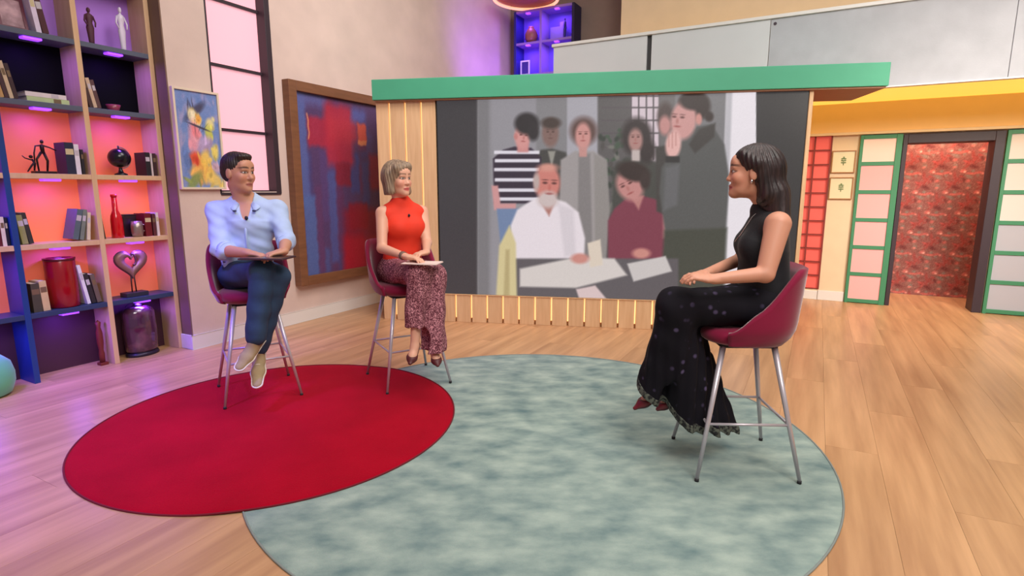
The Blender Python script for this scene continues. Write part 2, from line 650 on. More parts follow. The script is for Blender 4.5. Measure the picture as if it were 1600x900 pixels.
# upper walls
struct(obj('wall_upper', MB().box(-2.57, 5.5, BU, BU + .2, FZ1 - .6, 5.2), M_upper, rotz=-A))
struct(obj('wall_upper_far', MB().box(-4.9, -2.57, 8.5, 8.7, 2.345, 5.2), M_mauve, rotz=-A))
struct(obj('wall_upper_return', MB().box(-2.62, -2.57, BU + .2, 8.5, 2.345, 5.2), M_mauve, rotz=-A))
struct(obj('ceiling_upper', MB().box(-4.6, -2.57, BU + .02, 8.5, 4.60, 4.66), M_mauve, rotz=-A))

# ================================================================== MEDIA WALL
M_slat = mat('pale_oak_slat', (214, 172, 128), 0.55, var=0, vscale=4, rgb2=(228, 190, 146), stretch=(10, 10, 0.8), rnd=True)
M_strip = mat('warm_led_strip', (255, 214, 150), 0.5, emit=(255, 206, 140), estr=1.0)
M_green = mat('jade_green_paint', (72, 164, 128), 0.55, var=0.03)
M_soffit = mat('brown_soffit_board', (150, 104, 74), 0.6, var=0.08, stretch=(1, 8, 1))
mw = empty('media_wall', 'freestanding slatted oak wall with wide green canopy around the video screen', 'wall unit', (0, 0, 0), -B)
NF = 5.50
obj('core', MB().box(-2.315, 1.752, NF + .05, NF + .62, 0, 2.22), mat('unit_core', (196, 150, 104), 0.7), mw)
bounds = [-2.315, -2.17, -2.005, -1.84, -1.685]
for k in range(4):
    obj('slat', MB().box(bounds[k] + .009, bounds[k + 1] - .009, NF, NF + .048, 0, 2.218), M_slat, mw, bevel=.003)
    if k:
        obj('light_strip', MB().box(bounds[k] - .006, bounds[k] + .006, NF + .022, NF + .045, .05, 2.2), M_strip, mw)
lows = [-1.685 + .165 * k for k in range(21)] + [1.718]
for k in range(21):
    obj('slat', MB().box(lows[k] + .009, lows[k + 1] - .009, NF, NF + .048, 0, .285), M_slat, mw, bevel=.003)
    obj('light_strip', MB().box(lows[k] - .006, lows[k] + .006, NF + .022, NF + .045, .045, .285), M_strip, mw)
obj('edge_trim', MB().box(1.718, 1.752, NF - .01, NF + .05, 0, 2.218), M_slat, mw, bevel=.003)
obj('screen_sill', MB().box(-1.685, 1.718, NF - .008, NF + .048, .287, .296), M_slat, mw)
obj('canopy', MB().box(-2.32, 2.325, NF - .055, 6.18, 2.222, 2.415), M_green, mw, bevel=.005)
obj('canopy_soffit', MB().box(-2.30, 2.31, NF - .04, 6.17, 2.208, 2.222), M_soffit, mw)


def screen_picture(a, b):
    s = -1.675 + a * (1.712 + 1.675)
    z = 0.298 + b * (2.207 - 0.298)
    n = NF - .002
    x = s * SX[0] + n * NX[0]
    y = s * SX[1] + n * NX[1]
    X, Y = seen(x, y, z)
    p = Paint(X, Y, (62, 59, 61))
    p.rect(681, 745, 100, 500, (66, 63, 66))
    p.rect(746, 1182, 100, 500, (142, 138, 142))
    p.rect(746, 766, 100, 500, (126, 123, 126), 6)
    p.rect(766, 840, 100, 500, (150, 146, 152), 10)
    p.rect(838, 886, 100, 300, (134, 131, 134), 4)
    p.rect(886, 934, 100, 300, (170, 166, 174), 3)
    p.rect(934, 1040, 100, 420, (96, 92, 92), 4)
    p.rect(986, 1030, 100, 252, (214, 196, 204), 4)
    for x_ in (986, 998, 1010, 1021, 1031):
        p.rect(x_ - 1.2, x_ + 1.2, 100, 250, (92, 84, 88), 1.5)
    for y_ in (150, 168, 188, 208, 230):
        p.rect(940, 1031, y_ - 1.2, y_ + 1.2, (92, 84, 88), 1.5)
    p.rect(1030, 1056, 100, 300, (112, 108, 108), 5)
    p.rect(1056, 1138, 100, 300, (124, 122, 124), 5)
    p.poly([(1137, 100), (1190, 100), (1183, 480), (1122, 480), (1128, 340)], (236, 228, 234), 4)
    p.poly([(1137, 100), (1146, 100), (1132, 480), (1118, 480), (1128, 340)], (190, 186, 192), 4)
    p.rect(1181.5, 1300, 100, 500, (56, 54, 55), 1.5)
    for k in range(60):                       # pot plants in the dark corner
        r = random.Random(k)
        p.ell(r.uniform(938, 985), r.uniform(200, 330), r.uniform(2, 6), r.uniform(2, 7),
              r.choice([(74, 88, 74), (60, 66, 60), (120, 118, 112), (84, 80, 78)]), .4, r.uniform(0, 3))
    def face(cx, cy, w, rot=0.0, turn=0.0, dark=(84, 50, 48), lip=(156, 80, 78), shade=(170, 104, 98)):
        ca, sa = math.cos(rot), math.sin(rot)

        def q(x, y):
            return cx + (x * ca - y * sa) * w, cy + (x * sa + y * ca) * w
        for s_ in (-1, 1):
            ex, ey = q(s_ * .42 + turn * .4, 0)
            p.ell(ex, ey, .22 * w, .11 * w, dark, .5, rot, .85)
            ex, ey = q(s_ * .42 + turn * .4, -.28)
            p.ell(ex, ey, .30 * w, .07 * w, dark, .5, rot, .55)
        ex, ey = q(turn * .6, .42)
        p.ell(ex, ey, .14 * w, .28 * w, shade, .6, rot, .6)
        ex, ey = q(turn * .5, .98)
        p.ell(ex, ey, .34 * w, .10 * w, lip, .5, rot, .8)

    # dark background between people
    p.rect(900, 1050, 330, 420, (84, 80, 80), 20, .7)
    # man at the back in a dark suit
    p.poly([(830, 244), (846, 234), (862, 232), (884, 238), (892, 262), (888, 330), (834, 330)], (74, 72, 70), 4)
    p.poly([(856, 236), (868, 236), (862, 262)], (150, 146, 138), 3)
    p.ell(860, 208, 13, 22, (132, 104, 98), .2)
    p.ell(861, 192, 15, 9, (74, 62, 58), .3)
    face(860, 206, 10, 0, 0, (78, 58, 54), (104, 74, 70), (112, 86, 80))
    # woman in the grey coat
    p.poly([(876, 250), (898, 236), (928, 236), (948, 250), (952, 330), (946, 410), (880, 410), (874, 320)], (160, 152, 152), 4)
    p.poly([(904, 240), (922, 240), (926, 410), (902, 410)], (132, 126, 126), 4)
    p.poly([(928, 240), (948, 250), (952, 330), (946, 410), (930, 410)], (140, 134, 130), 4, .7)
    p.ell(912, 205, 21, 22, (98, 74, 70), .25)
    p.ell(911, 213, 12, 21, (206, 146, 140), .2)
    face(911, 209, 11)
    p.rect(905, 917, 230, 245, (198, 144, 138), 3)
    # young man in the striped pullover
    p.poly([(770, 248), (786, 234), (804, 229), (830, 231), (846, 246), (844, 318), (772, 318)], (58, 48, 62), 3)
    for k, y_ in enumerate((238, 251, 265, 281, 297, 311)):
        p.rect(772 + (k % 2), 843, y_ - 2.6, y_ + 2.6, (226, 220, 230), 2)
    p.poly([(768, 290), (778, 290), (782, 318), (806, 318), (806, 330), (772, 328)], (208, 150, 150), 3)
    p.poly([(776, 326), (842, 326), (840, 400), (784, 400)], (116, 134, 168), 3)
    p.rect(808, 826, 218, 238, (206, 140, 138), 4)
    p.ell(816, 213, 12, 19, (214, 150, 146), .2)
    p.ell(823, 193, 19, 17, (52, 48, 50), .2)
    p.ell(833, 206, 9, 14, (54, 50, 52), .3)
    p.ell(806, 213, 3, 5, (196, 128, 124), .4)
    face(817, 211, 10, .1, .3)
    # dark-haired woman at the plants
    p.poly([(958, 262), (978, 246), (1012, 246), (1034, 262), (1040, 340), (956, 340)], (74, 74, 70), 5)
    p.ell(995, 214, 24, 30, (60, 52, 52), .2)
    p.ell(1010, 236, 14, 20, (60, 52, 52), .3)
    p.ell(993, 219, 11, 18, (176, 132, 126), .25)
    p.rect(987, 1000, 234, 252, (196, 180, 176), 4)
    face(993, 214, 10)
    # man in burgundy, head bowed
    p.poly([(950, 345), (960, 326), (976, 312), (1004, 306), (1034, 314), (1048, 336), (1050, 420), (950, 420)], (128, 62, 78), 4)
    p.poly([(984, 306), (1006, 306), (998, 328)], (186, 126, 122), 4)
    p.ell(984, 290, 20, 25, (196, 136, 132), .2, -.5)
    p.ell(990, 268, 26, 15, (58, 46, 44), .2, .25)
    p.ell(1008, 282, 8, 14, (64, 52, 50), .3)
    face(980, 288, 15, -.45, -.2)
    p.poly([(1036, 330), (1048, 336), (1050, 372), (1036, 372)], (196, 140, 134), 5, .8)
    # person half hidden behind
    p.ell(1040, 184, 13, 24, (84, 70, 68), .25)
    p.ell(1039, 196, 9, 15, (196, 140, 136), .3)
    p.poly([(1024, 230), (1046, 226), (1048, 340), (1026, 330)], (72, 68, 66), 4)
    # tall woman in the dark coat, hand at her mouth
    p.poly([(1030, 300), (1034, 262), (1046, 244), (1070, 214), (1088, 198), (1112, 194), (1132, 226), (1140, 280), (1134, 362), (1040, 366)], (90, 90, 89), 4)
    p.poly([(1040, 262), (1062, 256), (1058, 320), (1036, 330)], (104, 103, 105), 6)
    p.poly([(1076, 226), (1092, 202), (1118, 192), (1116, 214), (1086, 240)], (70, 66, 64), 4)
    p.poly([(1038, 360), (1136, 356), (1130, 480), (1030, 480)], (72, 74, 66), 6)
    p.ell(1085, 166, 25, 23, (58, 48, 46), .15)
    p.ell(1108, 182, 7, 8, (60, 50, 48), .3)
    p.ell(1068, 188, 20, 30, (206, 152, 148), .15, .12)
    p.ell(1092, 186, 5, 9, (206, 144, 136), .3)
    p.ell(1084, 158, 22, 14, (58, 48, 46), .2)
    face(1062, 183, 15, .08, -.35)
    p.ell(1052, 226, 12, 22, (228, 178, 172), .2, .1)
    p.rect(1044, 1046, 208, 230, (186, 130, 124), 2, .6)
    p.rect(1049.5, 1051.5, 206, 232, (186, 130, 124), 2, .7)
    p.rect(1055, 1057, 206, 228, (186, 130, 124), 2, .7)
    p.rect(1040, 1062, 244, 254, (54, 52, 52), 3)
    # bearded man in the white shirt, writing
    p.poly([(796, 420), (798, 352), (808, 328), (832, 312), (852, 306), (884, 316), (904, 332), (914, 372), (912, 420)], (232, 220, 226), 4)
    p.poly([(872, 318), (896, 328), (900, 400), (882, 400)], (206, 196, 202), 6, .6)
    p.poly([(843, 314), (868, 314), (858, 338)], (178, 122, 114), 4)
    p.ell(855, 286, 20, 28, (206, 128, 118), .15)
    p.ell(856, 262, 15, 6, (214, 150, 136), .5)
    p.ell(838, 284, 5, 14, (190, 168, 164), .4)
    p.ell(856, 312, 16, 13, (206, 188, 186), .3)
    face(858, 286, 17, .05, .1, shade=(186, 100, 92))
    # table, papers, yellow cloth
    p.rect(800, 1060, 404, 480, (98, 92, 96), 4)
    p.poly([(774, 480), (780, 384), (796, 352), (806, 380), (808, 480)], (214, 198, 150), 4)
    p.poly([(786, 480), (790, 390), (796, 390), (796, 480)], (186, 168, 122), 4)
    p.poly([(812, 420), (900, 402), (960, 404), (980, 430), (900, 450), (812, 448)], (216, 206, 202), 4)
    p.poly([(918, 380), (938, 374), (942, 414), (922, 418)], (222, 206, 190), 3)
    p.poly([(980, 412), (1040, 400), (1050, 424), (990, 440)], (206, 198, 196), 3)
    p.poly([(900, 452), (930, 446), (950, 470), (906, 470)], (220, 196, 196), 3)
    p.ell(906, 404, 14, 8, (206, 140, 130), .3)
    p.ell(1002, 396, 14, 8, (206, 140, 130), .3)
    rr = np.random.RandomState(3)
    p.c += rr.normal(0, 1.5, p.c.shape[:2])[..., None]
    return np.clip(p.c, 0, 255)


scr = empty('video_screen', 'large video screen showing a group of people gathered around a seated bearded man', 'screen', unit(0, NF - .002, .297), -B)
obj('cabinet', MB().box(-1.682, 1.716, .004, .05, 0.0, 1.911), mat('screen_black', (24, 23, 25), 0.4), scr)
M_scr = mat_attr('screen_pixels', 0.35, emit=0.92)
grid_paint('display', 460, 256, lambda a, b: (-1.675 + a * 3.387, a * 0 + .002, .001 + b * 1.909), screen_picture, M_scr, scr)

# ================================================================== PICTURES ON THE LEFT WALL
def picture(name, label, u0, u1, z0, z1, depth, fw, m_frame, painter, nx, ny, bev=.004):
    e = empty(name, label, 'painting', room(WV + .002, (u0 + u1) / 2, z0), -A)
    w, h_ = u1 - u0, z1 - z0
    for (y0, y1, a, b, nm) in ((-w / 2, -w / 2 + fw, 0, h_, 'frame_side'), (w / 2 - fw, w / 2, 0, h_, 'frame_side'),
                               (-w / 2 + fw, w / 2 - fw, h_ - fw, h_, 'frame_rail'), (-w / 2 + fw, w / 2 - fw, 0, fw, 'frame_rail')):
        obj(nm, MB().box(0, depth, y0, y1, a, b), m_frame, e, bevel=bev)
    obj('canvas_board', MB().box(0, depth * .55, -w / 2 + fw, w / 2 - fw, fw, h_ - fw), mat('canvas_edge', (200, 190, 178), .8), e)
    grid_paint('canvas', nx, ny, lambda a, b: (a * 0 + depth * .55 + .0015, -w / 2 + fw + a * (w - 2 * fw), fw + b * (h_ - 2 * fw)), painter,
               mat_attr('oil_paint', 0.5), e)
    return e


def big_abstract(a, b):
    Y = (1 - b)
    # wavy brush edges
    X = a + .003 * np.sin(b * 37) + .003 * np.sin(b * 91 + 2)
    Y = Y + .003 * np.sin(a * 45) + .002 * np.sin(a * 103)
    p = Paint(X, Y, (84, 62, 104))
    rr = random.Random(5)
    for k in range(46):
        x = rr.random()
        w = rr.uniform(.03, .10)
        y = rr.random()
        h_ = rr.uniform(.1, .35)
        p.rect(x, x + w, y, y + h_, rr.choice([(78, 88, 146), (70, 66, 122), (96, 56, 92), (112, 52, 84), (84, 74, 128), (66, 76, 138)]), .03, .75)
    p.rect(-.1, .09, -.1, .62, (86, 100, 160), .03, .9)
    p.rect(.02, .14, .55, 1.1, (82, 104, 164), .03, .9)
    p.rect(.0, .30, -.1, .06, (92, 96, 156), .05, .8)
    p.rect(.10, .36, .12, .28, (168, 42, 66), .03, .9)
    p.rect(.27, .56, .03, .38, (176, 44, 66), .06, .9)
    p.rect(.30, .62, .10, .24, (186, 54, 70), .06, .7)
    p.rect(.36, .52, .36, .50, (136, 34, 56), .03, .9)
    p.rect(.105, .115, .10, .24, (226, 150, 110), .006, .9)
    p.rect(.56, .72, .04, .12, (88, 100, 170), .05, .8)
    p.rect(.62, .72, .12, .24, (206, 88, 70), .02, .95)
    p.rect(.62, .72, .22, .25, (214, 136, 92), .01, .9)
    p.rect(.20, .27, .30, .70, (88, 66, 118), .02, .8)
    p.rect(.27, .35, .42, .95, (78, 88, 150), .03, .8)
    p.rect(.35, .42, .50, .9, (96, 52, 92), .03, .8)
    p.rect(.14, .20, .50, 1.0, (98, 60, 104), .03, .8)
    p.rect(.42, .86, .64, 1.1, (140, 30, 54), .06, .9)
    p.rect(.40, .66, .80, 1.1, (176, 26, 48), .06, .85)
    p.rect(.48, .70, .60, .76, (150, 24, 46), .03, .8)
    p.rect(.68, .92, .82, 1.0, (176, 36, 52), .05, .7)
    p.rect(.80, 1.1, .10, .60, (84, 60, 106), .04, .8)
    p.rect(.74, .96, .30, .52, (150, 36, 60), .04, .8)
    rs = np.random.RandomState(1)
    p.c += rs.normal(0, 3, p.c.shape[:2])[..., None]
    return np.clip(p.c, 0, 255)


def flowers(a, b):
    X, Y = a, 1 - b
    X = X + .02 * np.sin(Y * 23) * .5
    p = Paint(X, Y, (112, 138, 196))
    rr = random.Random(9)
    for k in range(140):
        p.ell(rr.random(), rr.random(), rr.uniform(.02, .09), rr.uniform(.015, .05),
              rr.choice([(120, 140, 196), (150, 150, 200), (96, 124, 186), (176, 160, 196), (132, 150, 204)]), .5, rr.uniform(0, 3), .6)
    for cx, cy, rx, ry, c in ((.45, .2, .26, .05, (70, 66, 92)), (.42, .27, .15, .075, (250, 224, 150)), (.36, .24, .08, .05, (252, 240, 206)), (.52, .28, .06, .045, (240, 168, 70)),
                              (.80, .32, .1, .06, (240, 222, 150)), (.74, .42, .09, .09, (206, 206, 92)), (.38, .48, .13, .17, (238, 156, 170)), (.42, .40, .09, .06, (230, 130, 140)),
                              (.62, .54, .18, .08, (190, 164, 206)), (.34, .70, .17, .07, (232, 84, 52)), (.45, .78, .10, .09, (206, 60, 44)), (.58, .70, .15, .08, (250, 206, 96)),
                              (.66, .84, .16, .09, (246, 198, 88)), (.86, .62, .09, .08, (244, 220, 110)), (.40, .86, .22, .08, (232, 176, 92)), (.30, .93, .2, .06, (136, 150, 84)),
                              (.80, .92, .18, .07, (240, 206, 110)), (.84, .78, .1, .05, (206, 170, 190)), (.52, .36, .26, .012, (60, 56, 76)), (.16, .72, .08, .12, (96, 120, 178))):
        p.ell(cx, cy, rx, ry, c, .35, (cx * 7) % 1 - .5, .9)
        for q in range(5):
            jx, jy = rr.uniform(-1, 1) * rx, rr.uniform(-1, 1) * ry
            t = rr.uniform(.75, 1.2)
            p.ell(cx + jx, cy + jy, rx * rr.uniform(.2, .45), ry * rr.uniform(.2, .45), tuple(min(255, k_ * t) for k_ in c), .4, rr.uniform(0, 3), .8)
    rs = np.random.RandomState(2)
    p.c += rs.normal(0, 4, p.c.shape[:2])[..., None]
    return np.clip(p.c, 0, 255)


M_walnut = mat('walnut_frame', (124, 82, 56), 0.45, var=0.15, vscale=5, stretch=(1, 1, 6))
M_creamframe = mat('cream_frame', (226, 208, 186), 0.5)
picture('large_abstract_painting', 'large red, blue and violet abstract painting in a walnut frame', 3.90, 5.45, .385, 2.395, .09, .095, M_walnut, big_abstract, 150, 200)
picture('flower_painting', 'small flower painting with blue ground in a thin cream frame beside the window', 2.805, 3.205, 1.355, 2.165, .035, .018, M_creamframe, flowers, 80, 160, .002)

# ================================================================== GREEN FRAMED SCREENS, SMALL PICTURES
M_gframe = mat('green_frame_paint', (66, 138, 100), 0.5)
def lattice_screen(label, v0, v1, m_pane):
    e = empty('lattice_screen', label, 'room screen', room((v0 + v1) / 2, BU - .045, 0), -A, 'green framed screens at the doorway')
    w = v1 - v0
    st = .042
    zt = 1.975
    obj('stile', MB().box(-w / 2, -w / 2 + st * .8, 0, .044, 0, zt), M_gframe, e, bevel=.003)
    obj('stile', MB().box(w / 2 - st * 1.4, w / 2, 0, .044, 0, zt), M_gframe, e, bevel=.003)
    n = 6
    dz = (zt - .03) / n
    for k in range(n + 1):
        z = min(.03 + dz * k, zt - .022)
        obj('rail', MB().box(-w / 2 + st * .8, w / 2 - st * 1.4, .004, .04, z - .022, z + .022), M_gframe, e, bevel=.002)
    for k in range(n):
        obj('pane', MB().box(-w / 2 + st * .8, w / 2 - st * 1.4, .016, .024, .03 + dz * k + .022, .03 + dz * (k + 1) - .022), m_pane[k % len(m_pane)], e)
    return e


P_pink = mat('pink_rice_paper', (236, 168, 164), 0.6, emit=(250, 160, 160), estr=0.2)
P_pale = mat('pale_rice_paper', (236, 200, 184), 0.6, emit=(246, 200, 186), estr=0.2)
P_blue = mat('grey_blue_rice_paper', (182, 182, 192), 0.6)
P_white = mat('white_rice_paper', (226, 214, 208), 0.6)
lattice_screen('green framed screen with pink paper panes left of the doorway', .375, .785, [P_pink, P_pink, P_pink, P_pink, P_pink, P_pale])
lattice_screen('green framed screen with grey and white panes at the right edge', 1.70, 2.15, [P_blue, P_blue, P_blue, P_white, P_white, P_white])


def small_print(label, z0, z1):
    e = empty('small_picture', label, 'picture', room(.225, BU - .004, z0), -A, 'small plant prints')
    w, h_ = .245, z1 - z0
    m = mat('tan_thin_frame', (176, 122, 76), .5)
    for x0, x1, a, b in ((-w / 2, -w / 2 + .01, 0, h_), (w / 2 - .01, w / 2, 0, h_), (-w / 2 + .01, w / 2 - .01, 0, .01), (-w / 2 + .01, w / 2 - .01, h_ - .01, h_)):
        obj('frame_strip', MB().box(x0, x1, -.02, 0, a, b), m, e)
    obj('mount', MB().box(-w / 2 + .01, w / 2 - .01, -.008, 0, .01, h_ - .01), mat('ivory_card', (232, 222, 186), .8), e)
    mb = MB()
    mb.cyl((0, -.010, .09), (0, -.010, .15), .004, n=8)
    for s in (-1, 1):
        for zz in (.12, .145, .165):
            mb.ball((s * .014, -.010, zz), (.014, .003, .008), 6)
    mb.ball((0, -.010, .175), (.01, .003, .016), 6)
    obj('plant_motif', mb, mat('print_green', (120, 140, 96), .8), e)


small_print('framed plant print on the cream pillar, the upper of two', 1.55, 1.81)
small_print('framed plant print on the cream pillar, the lower of two', 1.24, 1.50)

# ================================================================== RUGS
RC, RR = (-1.383, 3.18), 1.03
TC, TR = (0.133, 2.978), 1.505


def rug(name, label, c, r, th, m, base, cat='rug'):
    nr, na = 26, 128
    vs_, fs_ = [], []
    for k in range(nr):
        rr = r * (k / (nr - 1)) ** .8
        for i in range(na):
            t = 2 * math.pi * i / na
            x, y = rr * math.cos(t), rr * math.sin(t)
            zt = base(c[0] + x, c[1] + y) + th * (1 - .5 * (k == nr - 1))
            vs_.append((x, y, zt))
    for i in range(na):
        t = 2 * math.pi * i / na
        x, y = (r + .003) * math.cos(t), (r + .003) * math.sin(t)
        vs_.append((x, y, base(c[0] + x, c[1] + y) + .0005))
    for k in range(nr):
        for i in range(na):
            j = (i + 1) % na
            fs_.append((k * na + i, k * na + j, (k + 1) * na + j, (k + 1) * na + i))
    mb = MB().add(vs_, fs_, True)
    return tag(obj(name, mb, m, loc=(c[0], c[1], 0)), label, cat)


def ease(x):
    x = max(0.0, min(1.0, x))
    return x * x * (3 - 2 * x)


M_redrug = mat('red_wool', (172, 8, 36), 0.95, var=0.12, vscale=3.0, bump=0.35, bscale=160, sheen=0.04, spec=0.05)
M_tealrug = mat('teal_viscose', (102, 128, 130), 0.85, vscale=5.2, rgb2=(178, 195, 184), contrast=(.28, .72), bump=0.3, bscale=120, sheen=0.08, spec=.1,
                stretch=(1, 1.7, 1), detail=12)
rug('round_rug', 'large round grey-green mottled rug under the right-hand stool', TC, TR, .006, M_tealrug, lambda x, y: 0.0)
rr_ = rug('round_rug', 'round plain red rug lapping over the grey-green rug', RC, RR, .006, M_redrug,
          lambda x, y: .0065 * ease((TR + .22 - math.hypot(x - TC[0], y - TC[1])) / .22))
for nm, c, r, m, zf in (('bound_edge', RC, RR, mat('dark_red_binding', (116, 14, 34), .9), lambda x, y: .0065 * ease((TR + .22 - math.hypot(x - TC[0], y - TC[1])) / .22)),
                        ('bound_edge', TC, TR, mat('grey_binding', (138, 146, 142), .9), lambda x, y: 0.0)):
    pts = []
    for i in range(128):
        t = 2 * math.pi * i / 128
        x, y = r * math.cos(t), r * math.sin(t)
        pts.append((x, y, .004 + zf(c[0] + x, c[1] + y)))
    par = [o for o in bpy.data.objects if o.name.startswith('round_rug') and abs(o.location.x - c[0]) < .01][0]
    obj(nm, MB().tube(pts, .0045, 8, True), m, par)

# ================================================================== BOOKCASE
M_oak = mat('bookcase_oak', (212, 172, 132), 0.5, var=0, vscale=4, rgb2=(222, 186, 148), stretch=(6, 6, 0.7))
M_blue = mat('bookcase_blue', (22, 62, 128), 0.45)
M_slate = mat('bookcase_slate', (86, 92, 112), 0.5)
M_navy = mat('bookcase_navy', (44, 62, 98), 0.45)
M_led = mat('violet_led', (190, 120, 255), 0.4, emit=(140, 56, 255), estr=1.7)
BV = -4.76
bc = empty('bookcase', 'tall open bookcase with oak and blue uprights and violet shelf lights', 'bookcase', room(BV, 2.0, 0), -A)
DEP = .22
ups = [1.225, 1.74, 2.26, 2.77]
ZTOP = 3.36
for u_, m in zip(ups, (M_oak, M_blue, M_oak, M_oak)):
    obj('upright', MB().box(-DEP, 0, u_ - 2.0 - .018, u_ - 2.0 + .018, 0, ZTOP), m, bc, bevel=.002)
lev = [.48, .96, 1.445, 1.93, 2.39, 2.88, 3.36]
lmat = [M_navy, M_oak, M_oak, M_slate, M_slate, M_slate, M_oak]
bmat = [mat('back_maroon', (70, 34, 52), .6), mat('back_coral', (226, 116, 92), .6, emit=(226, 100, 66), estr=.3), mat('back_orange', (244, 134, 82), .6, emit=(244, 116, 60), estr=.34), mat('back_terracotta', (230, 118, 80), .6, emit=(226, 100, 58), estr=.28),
        mat('back_black', (9, 7, 10), .8, spec=.1), mat('back_violet_lit', (186, 130, 236), .6), mat('back_violet_lit2', (186, 150, 220), .6)]  # top backs: white panels with the violet LED light put into their colour
zprev = 0
for k, z in enumerate(lev):
    for c_ in range(3):
        a, b = ups[c_] + .018 - 2.0, ups[c_ + 1] - .018 - 2.0
        obj('shelf', MB().box(-DEP, -.001, a, b, z - .018, z + .018), lmat[k], bc, bevel=.002)
        obj('back_panel', MB().box(-DEP - .02, -DEP, a - .018, b + .018, zprev, z), bmat[k], bc)
        if k < 5:
            mid = (a + b) / 2
            pk = obj('shelf_light', MB().box(-.075, -.012, mid - .055, mid + .055, z - .034, z - .018), M_led, bc, bevel=.005)
            d = bpy.data.lights.new('shelf_lamp', 'AREA')
            d.energy = 1.9
            d.color = (0.23, 0.07, 1.0)
            d.shape = 'RECTANGLE'
            d.size, d.size_y = .09, .04
            lo = bpy.data.objects.new('shelf_lamp', d)
            COL.objects.link(lo)
            lo.location = room(BV - .055, mid + 2.0, z - .037)
    zprev = z

# ------------------------------------------------------------------ things on the shelves
S0, S1, S2, S3, S4, S5 = 0.0, .498, .978, 1.463, 1.948, 2.408
M_page = mat('book_pages', (232, 222, 204), .8)


def book(label, u_, z, th, h_, col, tilt=0.0, dep=.15, back=.03, lying=False, group='books in the bookcase', name='book'):
    """spine towards the room; tilt leans the top along the shelf (degrees, + = away)"""
    m = mat('cover_%d_%d_%d' % col, col, .5, var=.06, vscale=20)
    mb = MB()
    mb.box(-dep, 0, -th / 2, -th / 2 + .0025, 0, h_)
    mb.box(-dep, 0, th / 2 - .0025, th / 2, 0, h_)
    mb.box(-.004, 0, -th / 2 + .0025, th / 2 - .0025, 0, h_)
    o = obj(name, mb, m)
    o.rotation_mode = 'XYZ'
    R = Matrix.Rotation(-A, 4, 'Z')
    if lying:
        R = R @ Matrix.Translation((0, 0, th / 2)) @ Matrix.Rotation(math.radians(-90), 4, 'X') @ Matrix.Translation((0, 0, -h_ / 2))
    else:
        t = math.radians(tilt)
        piv = th / 2 if tilt < 0 else -th / 2
        # lean about the lower edge so that the book stands on the shelf
        lift = abs(math.sin(t)) * th * 0
        R = R @ Matrix.Translation((0, -piv, 0)) @ Matrix.Rotation(-t, 4, 'X') @ Matrix.Translation((0, piv, 0))
        if tilt > 0:
            R = Matrix.Translation((0, 0, math.sin(t) * th)) @ R
        elif tilt < 0:
            R = Matrix.Translation((0, 0, math.sin(-t) * th)) @ R
    p = room(BV - back, u_, z)
    o.matrix_world = Matrix.Translation(p) @ R
    tag(o, label, 'book', group)
    obj('pages', MB().box(-dep + .004, -.006, -th / 2 + .003, th / 2 - .003, .003, h_ - .003), M_page, o)
    obj('title_band', MB().box(-.0005, .0008, -th / 2 + .003, th / 2 - .003, h_ * .62, h_ * .80), mat('band_%d' % (sum(col) % 3), [(206, 190, 150), (196, 186, 196), (120, 96, 70)][sum(col) % 3], .5), o)
    return o


# fifth row up: leaning striped books, a flat pile
for k, (c, lab) in enumerate((((196, 150, 96), 'tan leaning book above the coral shelves, nearest the left edge'), ((70, 40, 48), 'dark plum leaning book second from the left edge'),
                              ((206, 180, 150), 'cream leaning book third from the left edge'), ((60, 34, 40), 'dark brown leaning book beside the flat pile'))):
    book(lab, 1.792 + .026 * k, S4, .022, .26 - .012 * k, c, -9)
book('pale green book lying at the bottom of the flat pile', 2.05, S4, .034, .25, (186, 200, 150), lying=True)
book('white book lying on top of the pale green book', 2.04, S4 + .035, .03, .24, (224, 212, 216), lying=True)
for k, (c, lab) in enumerate((((70, 44, 44), 'dark leaning book at the oak upright in the black compartment'), ((206, 176, 150), 'beige leaning book in the black compartment'),
                              ((92, 60, 62), 'brown leaning book at the right of the leaning trio'))):
    book(lab, 2.316 + .027 * k, S4, .024, .22 - .01 * k, c, -10)
# fourth row
book('thick navy boxed book beside the bronze dancers', 2.135, S3, .055, .225, (30, 34, 62))
book('white book against the oak upright above the leaning grey books', 2.18, S3, .03, .215, (226, 218, 232))
book('slim black book at the oak upright beside the white book', 2.212, S3, .018, .18, (34, 30, 40))
book('black book to the right of the globe', 2.675, S3, .036, .185, (28, 24, 30))
book('thin white book between two dark books right of the globe', 2.704, S3, .014, .18, (206, 190, 190))
book('dark brown book at the right end beside the globe', 2.729, S3, .026, .18, (58, 34, 36))
# third row
book('dark red book left of the blue upright', 1.655, S2, .04, .195, (96, 22, 34))
book('cream book left of the blue upright', 1.688, S2, .022, .195, (232, 216, 196))
book('black book touching the blue upright', 1.709, S2, .016, .19, (26, 24, 40))
book('olive green book leaning on the blue upright', 1.80, S2, .034, .20, (150, 148, 96), -5)
book('dark green book leaning beside the olive one', 1.836, S2, .026, .215, (52, 50, 46), -7)
book('slate grey book leaning right under the navy boxed book', 2.10, S2, .036, .225, (88, 104, 112), 14)
book('grey-green book leaning in the middle of three', 2.14, S2, .026, .225, (118, 128, 118), 12)
book('cream book leaning on the oak upright', 2.185, S2, .022, .205, (222, 206, 176), 7)
book('dark book behind the red bottle', 2.292, S2, .022, .23, (62, 56, 46), -4)
book('dark red book right of the silver mug', 2.625, S2, .05, .185, (112, 14, 30))
book('brown book next to the dark red book', 2.672, S2, .024, .18, (92, 40, 50))
book('white book at the right end of the red bottle shelf', 2.70, S2, .02, .19, (228, 210, 216))
